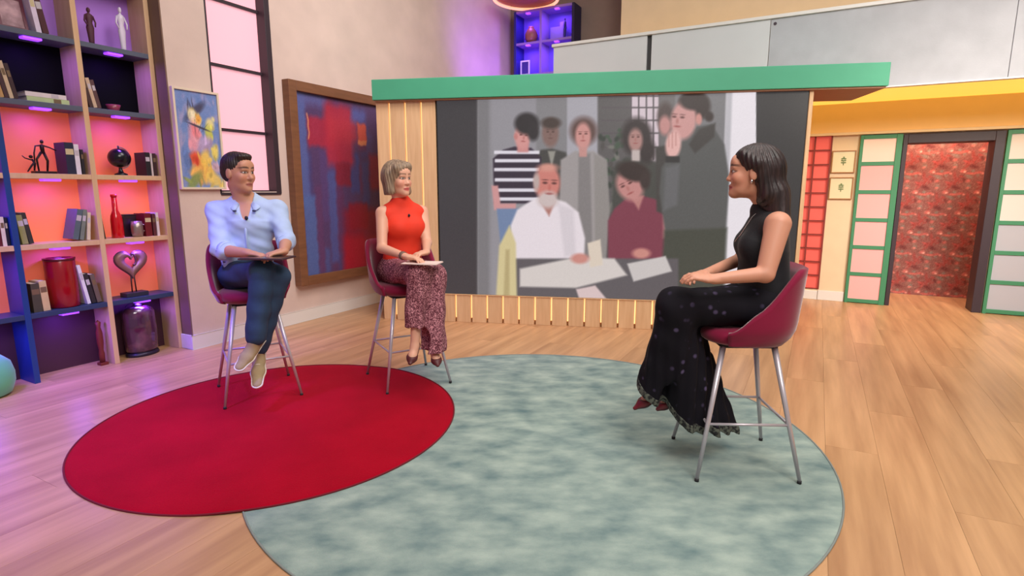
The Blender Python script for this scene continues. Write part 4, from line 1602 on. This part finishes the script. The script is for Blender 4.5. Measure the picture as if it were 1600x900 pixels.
def shoe(parent, ankle, toe, up, m_up, m_sole, heel=0.0, open_=False, name='shoe', w=.036):
    """ankle and toe tip in world; up = direction out of the instep"""
    ankle, toe = np.array(ankle, float), np.array(toe, float)
    up = unitv(up)
    d = unitv(toe - ankle)
    d = unitv(d - up * (d @ up) * .0)
    u2 = unitv(up - d * (up @ d))
    L = np.linalg.norm(toe - ankle)
    base = ankle - u2 * (.030 if heel else .045)
    hl = base - d * .045
    bl = base + d * (L * .55) - u2 * .006
    tp = base + d * (L - .012) - u2 * .012
    P = [cone(hl, bl, w * .86, w * 1.0, .02, u2, .85), cone(bl, tp, w * .98, w * (.42 if heel else .74), .02, u2, .62)]
    if not heel:
        P.append(cone(ankle + u2 * .015, base + d * .05, w * 1.0, w * .9, .025))
    F = solid(P, .004)
    if heel:
        F.put(cone(ankle + u2 * .03, base + d * L * .42 + u2 * .03, .026, .034, .012), 0, 'sub')
    F.cut(base - u2 * .026, -u2)
    o = cloth(name, F, m_up, parent)
    gs = 0.0 if heel else .005
    F2 = solid([cone(hl, bl, w * .92 + gs, w * 1.05 + gs, .02, u2, .85), cone(bl, tp, w * 1.03 + gs, w * (.45 if heel else .8) + gs, .02, u2, .70)], .0035)
    F2.cut(base - u2 * (.014 if heel else .010), u2)
    F2.cut(base - u2 * .030, -u2)
    l = parent.location
    s_ = cloth('sole', F2, m_sole, parent)
    s_.parent = o
    if not heel:
        sd = np.cross(d, u2)
        for t in (.30, .42, .54):
            q = base + d * L * t + u2 * (w * .80 - .012 * t)
            lace = [Vector(q + sd * x - u2 * (x / .022) ** 2 * .010 - np.array(l)) for x in (-.022, -.011, 0, .011, .022)]
            obj('lace', MB().tube(lace, .0032, 6), m_sole, o)
    if heel:
        a = hl - u2 * .022
        mb = MB().cyl(Vector(a - np.array(l)), Vector(a - u2 * heel + d * .008 - np.array(l)), .012, .005, 12)
        k_ = obj('heel', mb, m_sole, o)
    return o


def hair_warp(c, R, amp=.0022, fr=60):
    def fn(X, Y, Z):
        qx = (X - c[0]) * R[0, 0] + (Y - c[1]) * R[1, 0] + (Z - c[2]) * R[2, 0]
        qy = (X - c[0]) * R[0, 1] + (Y - c[1]) * R[1, 1] + (Z - c[2]) * R[2, 1]
        a = np.arctan2(qx, qy + .02)
        return amp * np.sin(fr * .5 * a + 5 * np.sin((Z - c[2]) * 14))
    return fn


def hairmat(name, c1, c2):
    return mat(name, c1, .45, vscale=7, rgb2=c2, stretch=(9, 9, 1.2), bump=.25, bscale=14)


Z3 = np.array([0, 0, 1.0])


def torso_prims(H, M, Lh, fh, Lt, ft, wp, ww, wc, fem, sw):
    H, M = np.array(H), np.array(M)
    C = M - Z3 * .13 + ft * .012
    W = H * .55 + C * .45 + ft * .005
    P = [ell(H + Z3 * .0, (wp, .125, .105), np.stack([Lh, fh, Z3], 1), .04),
         cone(H + Z3 * .04, W, wp * .9, ww, .04, fh, .78), cone(W, C, ww, wc, .05, ft, .74),
         cone(C, M - Z3 * .095, wc, wc * .72, .04, ft, .66),
         cone(M - Lt * sw * .84 - Z3 * .032, M + Lt * sw * .84 - Z3 * .032, .046 if fem else .054, .046 if fem else .054, .05),
         cone(M - Lt * sw * .5 - Z3 * .004 - ft * .012, M + Z3 * .040 - ft * .012, .034, .046, .03), cone(M + Lt * sw * .5 - Z3 * .004 - ft * .012, M + Z3 * .040 - ft * .012, .034, .046, .03)]
    if fem:
        for s in (-1, 1):
            P.append(ell(C + ft * .058 + Lt * s * .062 + Z3 * .0, (.052, .048, .055), None, .045))
    return P


def v3(x, y, z):
    return np.array([x, y, z], float)


# ------------------------------------------------------------------ the man in the pale blue shirt
fh, Lh = unitv((.52, -.854, 0)), unitv((.854, .52, 0))
ft, Lt = unitv((.30, -.954, 0)), unitv((.954, .30, 0))
H = v3(CM[0], CM[1], .80) - fh * .055
M = v3(-1.715, 3.66, 1.252)
shR, shL = M - Lt * .178 - Z3 * .03, M + Lt * .178 - Z3 * .03
elR, elL = J(346, 391, 3.50), J(447, 377, 3.60)
wrR, wrL = J(388, 396, 3.35), J(443, 393, 3.38)
hipR, hipL = H - Lh * .088, H + Lh * .088
knR, knL = J(411, 424, 3.32), J(434, 432, 3.38)
anR, anL = J(399, 530, 3.25), J(404, 545, 3.36)
toR, toL = J(371, 566, 3.10), J(399, 592, 3.16)
hc = J(373, 270, 3.62)
hR = frame((.93, -.37, -.03))
tor = torso_prims(H, M, Lh, fh, Lt, ft, .155, .125, .150, False, .185)
body = tor + [cone(shR, elR, .050, .041, .03), cone(elR, wrR, .042, .027, .012), cone(shL, elL, .050, .041, .03), cone(elL, wrL, .042, .027, .012),
              cone(M + Z3 * .02 - ft * .01, hc + hR @ v3(0, -.022, -.075), .058, .054, .03),
              cone(hipR, knR, .080, .056, .03), cone(knR, anR, .055, .036, .02), cone(hipL, knL, .080, .056, .03), cone(knL, anL, .055, .036, .02)]
body += hand_prims(wrR, (.96, -.25, -.10), (-.05, -.1, -1), (.2, 1, 0), 20)
body += hand_prims(wrL, (-.62, -.76, -.12), (0, -.1, -1), (-.8, .5, 0), 24)
man = make_body('man in a pale blue shirt, jeans and suede shoes sitting with crossed legs', CM, body, (hc, hR, False),
                (206, 148, 118), (176, 100, 88), (52, 36, 30), (46, 30, 24), (206, 122, 100))
# shirt
M_shirt = mat('pale_blue_cotton', (184, 204, 238), .75, var=.03, vscale=30, bump=.1, bscale=300)
fdR = unitv(wrR - elR)
fdL = unitv(wrL - elL)
F = solid(tor + [cone(shR, elR, .053, .047, .03), cone(elR, elR + fdR * .045, .047, .045, .02), cone(shL, elL, .053, .047, .03), cone(elL, elL + fdL * .03, .046, .045, .02)], .005, .011)
F.warp(lambda x, y, z: .006 * np.sin(30 * z + 22 * x + 2.5 * np.sin(11 * y + 3)) * np.sin(13 * x - 9 * z) + .0045 * np.sin(44 * z - 30 * x + 2 * np.sin(19 * x) + 14 * y) * np.clip((1.22 - z) * 6, .25, 1) + .0016 * np.sin(95 * z + 60 * x))
F.put(cone(M + Z3 * .01, hc + hR @ v3(0, -.02, -.05), .066, .066, .01), 0, 'sub')
F.put(cone(M + ft * .120 - Z3 * .085, M + ft * .09 + Z3 * .05, .012, .058, .008), 0, 'sub')
F.cut(H + Z3 * .03, -Z3)
sh = cloth('shirt', F, M_shirt, man)
l0 = np.array(man.location)
M_collar = mat('collar_navy_lining', (52, 54, 92), .7)
# collar leaves, placket, cuffs, lapel microphone
nb = M + Z3 * .035 - ft * .005
for s in (-1, 1):
    pts_o, pts_t = [], []
    for i in range(9):
        a = math.radians(165 - 135 * i / 8) * s
        dr = ft * math.cos(a) + Lt * math.sin(a)
        drop = .030 + .012 * (i / 8)
        b0 = nb + dr * .068 + Z3 * (.046 - .070 * (i / 8) ** 1.6) + ft * .020 * (i / 8)
        b1 = nb + dr * (.096 + .016 * (i / 8)) + Z3 * (.046 - .070 * (i / 8) ** 1.6 - drop) + ft * .028 * (i / 8)
        pts_o.append((b0, b1))
    vs_, fs_ = [], []
    for (b0, b1) in pts_o:
        for p in (b0, b1, b1 - Z3 * .005, b0 - Z3 * .006):
            vs_.append(Vector(p - l0))
    for i in range(8):
        for k in range(4):
            l = (k + 1) % 4
            fs_.append((i * 4 + k, (i + 1) * 4 + k, (i + 1) * 4 + l, i * 4 + l))
    fs_ += [(0, 1, 2, 3), (35, 34, 33, 32)]
    obj('collar', MB().add(vs_, fs_, True), M_shirt, sh)
    tip = pts_o[-1][1]
    obj('collar_lining', MB().ball(Vector(tip + ft * .004 - l0), (.013, .008, .006), 8), M_collar, sh)
for el_, fd, rr in ((elR, fdR, .064), (elL, fdL, .063)):
    e_ = el_ + fd * (.05 if el_ is elR else .035)
    rr -= .006
    obj('rolled_cuff', MB().cyl(Vector(e_ - fd * .014 - l0), Vector(e_ + fd * .016 - l0), rr, rr - .005, 24), M_shirt, sh)
C_ = M - Z3 * .13 + ft * .012
obj('placket', MB().tube([Vector(p - l0) for p in (C_ + ft * .115 + Z3 * .03, C_ + ft * .122 - Z3 * .04, C_ + ft * .112 - Z3 * .14, H + ft * .11 + Z3 * .10)], .008, 8), M_shirt, sh)
mic = C_ + ft * .128 + Z3 * .055 + Lt * .01
obj('lapel_microphone', MB().ball(Vector(mic - l0), (.011, .009, .013), 10), mat('mic_black', (30, 28, 40), .6), man)
# jeans
M_jeans = mat('dark_denim', (42, 66, 94), .85, var=.16, vscale=14, bump=.15, bscale=240)
sR = unitv(anR - knR)
sL = unitv(anL - knL)
F = solid([ell(H, (.165, .135, .105), np.stack([Lh, fh, Z3], 1), .04), cone(H, H + Z3 * .07, .15, .138, .03, fh, .8),
           cone(hipR, knR, .090, .070, .03), cone(knR, anR - sR * .02, .070, .056, .025), cone(hipL, knL, .090, .070, .025), cone(knL, anL - sL * .02, .068, .054, .015)], .006, .004)
F.warp(lambda x, y, z: .003 * np.sin(40 * z + 20 * x) * np.sin(17 * y + 9 * x) + .002 * np.sin(55 * z + 8 * x))
cloth('jeans', F, M_jeans, man)
obj('belt', MB().lathe([(.146, -.012), (.152, -.012), (.152, .014), (.146, .014), (.146, -.012)], n=36, sy=.84), mat('dark_belt', (40, 30, 34), .5), man, Vector(H + Z3 * .085 - l0), math.radians(31.5))
M_suede = mat('beige_suede', (168, 148, 112), .9, var=.08, vscale=30)
M_sole = mat('white_sole', (226, 216, 204), .6)
shoe(man, anR, toR, unitv(np.array((.25, -.5, .9))), M_suede, M_sole)
shoe(man, anL + sL * .01, toL, unitv(np.array((.2, -.75, .7))), M_suede, M_sole)
for an, kn, s_ in ((anR, knR, sR), (anL, knL, sL)):
    obj('sock', MB().cyl(Vector(an - s_ * .04 - l0), Vector(an + s_ * .01 - l0), .041, .041, 20), mat('pale_sock', (206, 196, 186), .9), man)
# hair
T = lambda q: hc + hR @ np.array(q)
F = solid([ell(T((0, -.022, .044)), (.080, .098, .088), hR, .01), ell(T((0, .050, .100)), (.052, .038, .022), hR, .03), ell(T((0, -.06, -.005)), (.066, .055, .06), hR, .03)], .004)
F.put(ell(T((0, .125, -.035)), (.17, .105, .118), hR, .01), 0, 'sub')
F.put(ell(T((.085, .0, -.03)), (.03, .03, .045), hR, .008), 0, 'sub')
F.put(ell(T((-.085, .0, -.03)), (.03, .03, .045), hR, .008), 0, 'sub')
F.warp(hair_warp(hc, hR, .0018, 70))
F.cut(T((0, -.05, -.055)), hR @ np.array((0, .25, -1)))
cloth('hair', F, hairmat('dark_brown_hair', (26, 19, 18), (58, 44, 40)), man)
# tablet held on the knees: its own thing
tb = (J(384, 402, 3.30) + J(452, 401, 3.24)) / 2
tb[2] -= .010
e = empty('tablet', 'thin dark tablet resting on the lap of the man in blue', 'tablet', tb, math.radians(-6))
obj('body', MB().box(-.135, .135, -.085, .085, 0, .010), mat('tablet_case', (66, 40, 46), .5), e, bevel=.003)
obj('glass', MB().box(-.125, .125, -.076, .076, .010, .0115), mat('tablet_glass', (30, 26, 34), .15), e)

# ------------------------------------------------------------------ the woman in the orange-red top
fh, Lh = unitv((.50, -.866, 0)), unitv((.866, .50, 0))
ft, Lt = unitv((.60, -.80, 0)), unitv((.80, .60, 0))
H = v3(CW[0], CW[1], .795) - fh * .05
M = v3(-.755, 3.895, 1.226)
shR, shL = M - Lt * .152 - Z3 * .028, M + Lt * .152 - Z3 * .028
elR, elL = J(597, 388, 3.70), J(667, 379, 3.86)
wrR, wrL = J(634, 401, 3.52), J(666, 394, 3.64)
hipR, hipL = H - Lh * .082, H + Lh * .082
knR, knL = J(655, 428, 3.52), J(678, 430, 3.62)
anR, anL = J(648, 541, 3.44), J(679, 546, 3.52)
toR, toL = J(640, 562, 3.33), J(684, 564, 3.40)
hc = J(622, 280, 3.86)
hR = frame((.80, -.60, .02))
tor = torso_prims(H, M, Lh, fh, Lt, ft, .150, .105, .122, True, .155)
body = tor + [cone(shR, elR, .041, .033, .03), cone(elR, wrR, .034, .022, .012), cone(shL, elL, .041, .033, .03), cone(elL, wrL, .034, .022, .012),
              cone(M + Z3 * .02 - ft * .008, hc + hR @ v3(0, -.022, -.075), .046, .044, .03),
              cone(hipR, knR, .075, .05, .03), cone(knR, anR, .048, .027, .02), cone(hipL, knL, .075, .05, .03), cone(knL, anL, .048, .027, .02),
              ] + foot_prims(anR, toR, (.1, -.55, .83)) + foot_prims(anL, toL, (.1, -.55, .83))
body += hand_prims(wrR, (.90, -.40, -.08), (-.05, -.1, -1), (.3, 1, 0), 22, .92)
body += hand_prims(wrL, (-.55, -.82, -.08), (0, -.1, -1), (-.8, .5, 0), 26, .92)
wom = make_body('woman in an orange-red sleeveless top and plum patterned trousers sitting beside the screen', CW, body, (hc, hR, True),
                (228, 172, 146), (206, 92, 92), (120, 88, 66), (70, 52, 44), (230, 140, 124), hs=.95)
l0 = np.array(wom.location)
M_otop = mat('orange_red_knit', (236, 56, 30), .75, var=.05, vscale=12, bump=.15, bscale=200)
F = solid(tor + [cone(M + Z3 * .0, M * .6 + (hc + hR @ v3(0, -.02, -.1)) * .4, .052, .050, .02)], .006, .010)
for s in (-1, 1):
    F.put(cone(M + Lt * s * .150 - Z3 * .06, M + Lt * s * .205 + Z3 * .05, .040, .065, .012), 0, 'sub')
F.warp(lambda x, y, z: .0025 * np.sin(30 * z + 20 * x) * np.sin(15 * y + 7 * z) + .0025 * np.sin(60 * z) * np.clip((1.02 - z) * 8, 0, 1))
F.cut(H + Z3 * .07, -Z3)
top_ = cloth('sleeveless_top', F, M_otop, wom)
obj('belt', MB().lathe([(.118, -.02), (.126, -.02), (.126, .02), (.118, .02), (.118, -.02)], n=36, sy=.84), mat('red_belt', (186, 30, 24), .5), wom, Vector(H + Z3 * .135 + ft * .004 - l0), math.radians(32))


def animal_print():
    m = mat('plum_print', (118, 40, 58), .8)
    nt = m.node_tree
    b = nt.nodes['Principled BSDF']
    tc = nt.nodes.new('ShaderNodeTexCoord')
    vo = nt.nodes.new('ShaderNodeTexVoronoi')
    vo.feature = 'DISTANCE_TO_EDGE'
    vo.inputs['Scale'].default_value = 62
    nz = nt.nodes.new('ShaderNodeTexNoise')
    nz.inputs['Scale'].default_value = 34
    mx = nt.nodes.new('ShaderNodeMix')
    mx.data_type = 'VECTOR'
    mx.inputs[0].default_value = .06
    nt.links.new(tc.outputs['Object'], mx.inputs[4])
    nt.links.new(nz.outputs['Color'], mx.inputs[5])
    nt.links.new(mx.outputs[1], vo.inputs['Vector'])
    r = nt.nodes.new('ShaderNodeValToRGB')
    r.color_ramp.elements[0].position = .08
    r.color_ramp.elements[0].color = (*lin((86, 20, 42)), 1)
    r.color_ramp.elements[1].position = .22
    r.color_ramp.elements[1].color = (*lin((206, 140, 150)), 1)
    nt.links.new(vo.outputs['Distance'], r.inputs['Fac'])
    nt.links.new(r.outputs['Color'], b.inputs['Base Color'])
    return m


hemR, hemL = J(648, 506, 3.46), J(676, 549, 3.50)
F = solid([ell(H, (.160, .135, .105), np.stack([Lh, fh, Z3], 1), .04), cone(H, H + Z3 * .12, .140, .116, .03, fh, .84),
           cone(hipR, knR, .088, .074, .03), cone(knR, hemR - Z3 * .05, .072, .058, .03), cone(hipL, knL, .088, .074, .03), cone(knL, hemL - Z3 * .06, .074, .080, .02)], .005, .004)
F.warp(lambda x, y, z: np.clip((.86 - z) * 6, 0, 1) * (.006 * np.sin(75 * x + 40 * y + 2 * np.sin(7 * z)) + .003 * np.sin(31 * z + 30 * x)))
F.put(cone(hemR - Z3 * .10, hemR - Z3 * .24 , .100, .080, .004), 0, 'sub')
F.cut(hemL, -Z3)
# fabric of the right leg stays clear of the left one
cloth('patterned_trousers', F, animal_print(), wom)
M_nude = mat('dark_sandal', (86, 30, 34), .5)
M_nsole = mat('dark_sandal_sole', (60, 24, 26), .5)
shoe(wom, anR, toR, unitv((.1, -.55, .83)), M_nude, M_nsole, heel=.07, name='sandal', w=.031)
shoe(wom, anL, toL, unitv((.1, -.55, .83)), M_nude, M_nsole, heel=.07, name='sandal', w=.031)
T = lambda q: hc + hR @ (np.array(q) * .95)
F = solid([ell(T((0, -.020, .046)), (.086, .104, .088), hR, .02), cone(T((.068, -.01, .03)), T((.074, .004, -.085)), .034, .030, .03), cone(T((-.068, -.01, .03)), T((-.074, .004, -.085)), .034, .030, .03),
           cone(T((0, -.07, .0)), T((0, -.066, -.085)), .066, .058, .04), cone(T((.04, .055, .085)), T((-.05, .050, .075)), .03, .026, .03)], .004)
F.put(ell(T((.006, .130, -.045)), (.060, .115, .118), hR, .012), 0, 'sub')
F.put(cone(T((0, .0, -.14)), T((0, .03, -.07)), .05, .05, .01), 0, 'sub')
F.warp(hair_warp(hc, hR, .0026, 64))
F.cut(T((0, 0, -.112)), -Z3)
cloth('bobbed_hair', F, hairmat('ash_blond_hair', (100, 82, 68), (178, 150, 124)), wom)
mic = M + ft * .098 - Z3 * .045
obj('lapel_microphone', MB().ball(Vector(mic - l0), (.008, .007, .010), 8), MATS['mic_black'], wom)
obj('watch', MB().cyl(Vector(elR * .1 + wrR * .9 - l0 - np.array(unitv(wrR - elR)) * .012), Vector(elR * .1 + wrR * .9 - l0 + unitv(wrR - elR) * .012), .028, .027, 20), mat('watch_band', (120, 96, 84), .4), wom)
pp = (J(632, 411, 3.52) + J(688, 409, 3.46)) / 2
e = empty('note_cards', 'pale note cards held on the lap of the woman in orange-red', 'paper', pp - v3(0, 0, .006), math.radians(-8))
for k in range(3):
    obj('card', MB().box(-.115, .115, -.075, .075, .0022 * k, .0022 * k + .0018, Matrix.Rotation(math.radians(2 * k - 2), 4, 'Z')), mat('card_paper', (238, 214, 206), .8), e)

# ------------------------------------------------------------------ the woman in black
fh, Lh = unitv((-1, .02, 0)), unitv((-.02, -1, 0))
ft, Lt = unitv((-.985, .17, 0)), unitv((-.17, -.985, 0))
H = v3(1.215, 2.65, .81)
M = v3(1.205, 2.645, 1.228)
shR, shL = M - Lt * .155 - Z3 * .026, M + Lt * .158 - Z3 * .026
elL, wrL = J(1196, 428, 2.43), J(1116, 436, 2.42)
elR, wrR = J(1158, 405, 2.86), J(1104, 427, 2.66)
knL, knR = J(1056, 478, 2.57), J(1062, 482, 2.72)
hipL, hipR = H + Lh * .085, H - Lh * .085
anL, toL = J(1024, 606, 2.64), J(984, 628, 2.62)
anR = v3(.80, 2.66, .36)
toR = v3(.70, 2.66, .30)
hc = J(1174, 269, 2.64)
hR = frame((-.94, .335, .0))
tor = torso_prims(H, M, Lh, fh, Lt, ft, .150, .122, .134, True, .155)
body = tor + [cone(shR, elR, .042, .034, .03), cone(elR, wrR, .034, .023, .012), cone(shL, elL, .054, .040, .03), cone(elL, wrL, .035, .023, .012),
              cone(M + Z3 * .02 - ft * .008, hc + hR @ v3(0, -.022, -.075), .046, .044, .03),
              cone(hipR, knR, .078, .052, .03), cone(knR, anR, .05, .028, .02), cone(hipL, knL, .078, .052, .03), cone(knL, anL, .05, .028, .02),
              ] + foot_prims(anL, toL, (-.35, -.05, .93)) + foot_prims(anR, toR, (-.35, 0, .93))
body += hand_prims(wrL, (-.97, .20, .12), (0, .25, -1), (0, 1, .2), 24, .95)
body += hand_prims(wrR, (-.86, -.50, -.02), (.1, -.2, -1), (.2, -1, 0), 26, .95)
lady = make_body('woman in black with long dark hair sitting in profile on the nearest stool', CR, body, (hc, hR, True),
                 (208, 148, 122), (172, 72, 76), (48, 32, 28), (44, 30, 26), (206, 120, 104), h=.0038, hs=.97)
l0 = np.array(lady.location)
M_btop = mat('black_knit', (20, 20, 26), .8, var=.1, vscale=14, bump=.12, bscale=180, sheen=.08)
F = solid(tor + [cone(M + Z3 * .0, M * .68 + (hc + hR @ v3(0, -.02, -.1)) * .32, .052, .050, .02)], .005, .010)
for s in (-1, 1):
    F.put(cone(M + Lt * s * .158 - Z3 * .075, M + Lt * s * .195 + Z3 * .05, .044, .064, .012), 0, 'sub')
F.warp(lambda x, y, z: .003 * np.sin(34 * z + 12 * x) * np.sin(13 * x - 9 * z + 11 * y) + .002 * np.sin(44 * x + 30 * z))
F.cut(H + Z3 * .04, -Z3)
cloth('sleeveless_top', F, M_btop, lady)


def skirt_mat():
    m = mat('black_floral_satin', (14, 13, 19), .8, spec=.2)
    nt = m.node_tree
    b = nt.nodes['Principled BSDF']
    tc = nt.nodes.new('ShaderNodeTexCoord')
    vo = nt.nodes.new('ShaderNodeTexVoronoi')
    vo.inputs['Scale'].default_value = 19
    nt.links.new(tc.outputs['Object'], vo.inputs['Vector'])
    r = nt.nodes.new('ShaderNodeValToRGB')
    r.color_ramp.elements[0].position = .12
    r.color_ramp.elements[0].color = (*lin((98, 86, 122)), 1)
    r.color_ramp.elements[1].position = .26
    r.color_ramp.elements[1].color = (*lin((17, 14, 23)), 1)
    nt.links.new(vo.outputs['Distance'], r.inputs['Fac'])
    nz = nt.nodes.new('ShaderNodeTexNoise')
    nz.inputs['Scale'].default_value = 9
    nt.links.new(tc.outputs['Object'], nz.inputs['Vector'])
    r2 = nt.nodes.new('ShaderNodeMapRange')
    r2.inputs['From Min'].default_value = .42
    r2.inputs['From Max'].default_value = .68
    nt.links.new(nz.outputs['Fac'], r2.inputs['Value'])
    mx = nt.nodes.new('ShaderNodeMix')
    mx.data_type = 'RGBA'
    nt.links.new(r2.outputs[0], mx.inputs[0])
    mx.inputs[6].default_value = (*lin((17, 14, 23)), 1)
    nt.links.new(r.outputs['Color'], mx.inputs[7])
    nt.links.new(mx.outputs[2], b.inputs['Base Color'])
    return m


hA, hB, hC, hD = J(1018, 600, 2.62), J(1072, 644, 2.58), J(1114, 634, 2.70), J(1062, 600, 2.80)
pA, pB, pC = J(1006, 612, 2.62), J(1076, 667, 2.53), J(1134, 648, 2.74)
skirt_pr = [ell(H, (.155, .135, .108), np.stack([Lh, fh, Z3], 1), .04), cone(H, H + Z3 * .09, .14, .118, .03, fh, .84),
            cone(hipL, knL, .098, .080, .05), cone(hipR, knR, .098, .080, .05), cone((hipL + hipR) / 2, (knL + knR) / 2, .09, .08, .04)]
for a, b, r0, r1 in ((knL, hA, .074, .050), (knL, hB, .072, .060), (knR, hC, .070, .062), (knR, hD, .070, .060), ((knL + knR) / 2, (hB + hC) / 2, .07, .07), ((knL + knR) / 2, (hA + hD) / 2, .07, .06)):
    b2 = b + (b - a) * .25
    skirt_pr.append(cone(a, b2, r0, r1 + .012, .045))
F = solid(skirt_pr, .005, .002)
F.warp(lambda x, y, z: np.clip((.84 - z) * 3.2, 0, 1) * (.009 * np.sin(62 * x + 48 * y + 2.0 * np.sin(6 * z)) + .0022 * np.sin(110 * x - 60 * y)) + .003 * np.sin(28 * x + 40 * z) * np.sin(22 * y + 9 * x))
nrm = np.cross(pB - pA, pC - pA)
if nrm[2] > 0:
    nrm = -nrm
Fl = Field(F.lo, F.lo + .05, F.h)
Fl.n, Fl.d = F.n, F.d.copy()
# hollow the hanging part so that the hem is an open edge
sl, P = F.block(F.lo, F.lo + F.h * F.n)
inner = -(F.d + .014)
low = np.clip((P[2] - .62) * 4, -1, 1) * .1
F.d = np.where((P[2] < .60) & (P[0] < 1.02), np.maximum(F.d, inner), F.d).astype(np.float32)
F.cut(pA, nrm)
cloth('long_skirt', F, skirt_mat(), lady)
Fl.cut(pA, nrm)
Fl.d = (Fl.d - .003).astype(np.float32)
nn = unitv(nrm)
Fl.cut(pA - nn * .032, -nn)
sl, P = Fl.block(Fl.lo, Fl.lo + Fl.h * Fl.n)
Fl.d = np.maximum(Fl.d, -(Fl.d + .012))
Fl.cut(pA + nn * .004, nn)
cloth('lace_hem', Fl, mat('grey_lace', (92, 96, 86), .8, vscale=70, rgb2=(26, 26, 28), contrast=(.45, .55)), lady)
M_burg = mat('burgundy_leather', (104, 20, 34), .35)
M_bsole = mat('burgundy_sole', (60, 14, 22), .4)
shoe(lady, anL, toL, unitv((-.35, -.05, .93)), M_burg, M_bsole, heel=.075, name='pump', w=.032)
shoe(lady, anR, toR, unitv((-.35, 0, .93)), M_burg, M_bsole, heel=.075, name='pump', w=.032)
T = lambda q: hc + hR @ (np.array(q) * .97)
F = solid([ell(T((0, -.022, .046)), (.081, .104, .086), hR, .02), ell(T((0, -.065, .03)), (.074, .07, .08), hR, .02),
           cone(T((0, -.075, .0)), T((0, -.098, -.11)), .070, .062, .04), cone(T((.02, -.102, -.11)), T((.05, -.150, -.235)), .060, .036, .04), cone(T((-.01, -.102, -.11)), T((-.03, -.155, -.235)), .057, .034, .04),
           cone(T((.062, -.03, .03)), T((.058, -.075, -.10)), .030, .032, .03), cone(T((-.062, -.03, .03)), T((-.058, -.075, -.10)), .030, .032, .03),
           cone(T((.05, .045, .085)), T((.07, -.02, .04)), .022, .028, .02), cone(T((-.05, .045, .085)), T((-.07, -.02, .04)), .022, .028, .02)], .004)
F.put(ell(T((0, .132, -.045)), (.20, .112, .122), hR, .010), 0, 'sub')
F.put(ell(T((.09, .012, -.03)), (.035, .030, .040), hR, .008), 0, 'sub')
F.put(ell(T((-.09, .012, -.03)), (.035, .030, .040), hR, .008), 0, 'sub')
F.warp(hair_warp(hc, hR, .002, 60))
cloth('long_hair', F, hairmat('black_brown_hair', (18, 12, 14), (62, 46, 46)), lady)
obj('earring', MB().ball(Vector(T((.080, .0, -.045)) - l0), (.006, .006, .010), 8), mat('silver', (226, 220, 220), .2, metal=1), lady)
C_ = M - Z3 * .13 + ft * .012
ck = [M + Z3 * .055 + Lt * .045 + ft * .03, M + Z3 * .0 + Lt * .05 + ft * .085, C_ + ft * .115 + Z3 * .045 + Lt * .03, C_ + ft * .135 + Z3 * .01 + Lt * .01]
obj('necklace', MB().tube([Vector(p - l0) for p in ck], .0022, 6), MATS['silver'], lady)
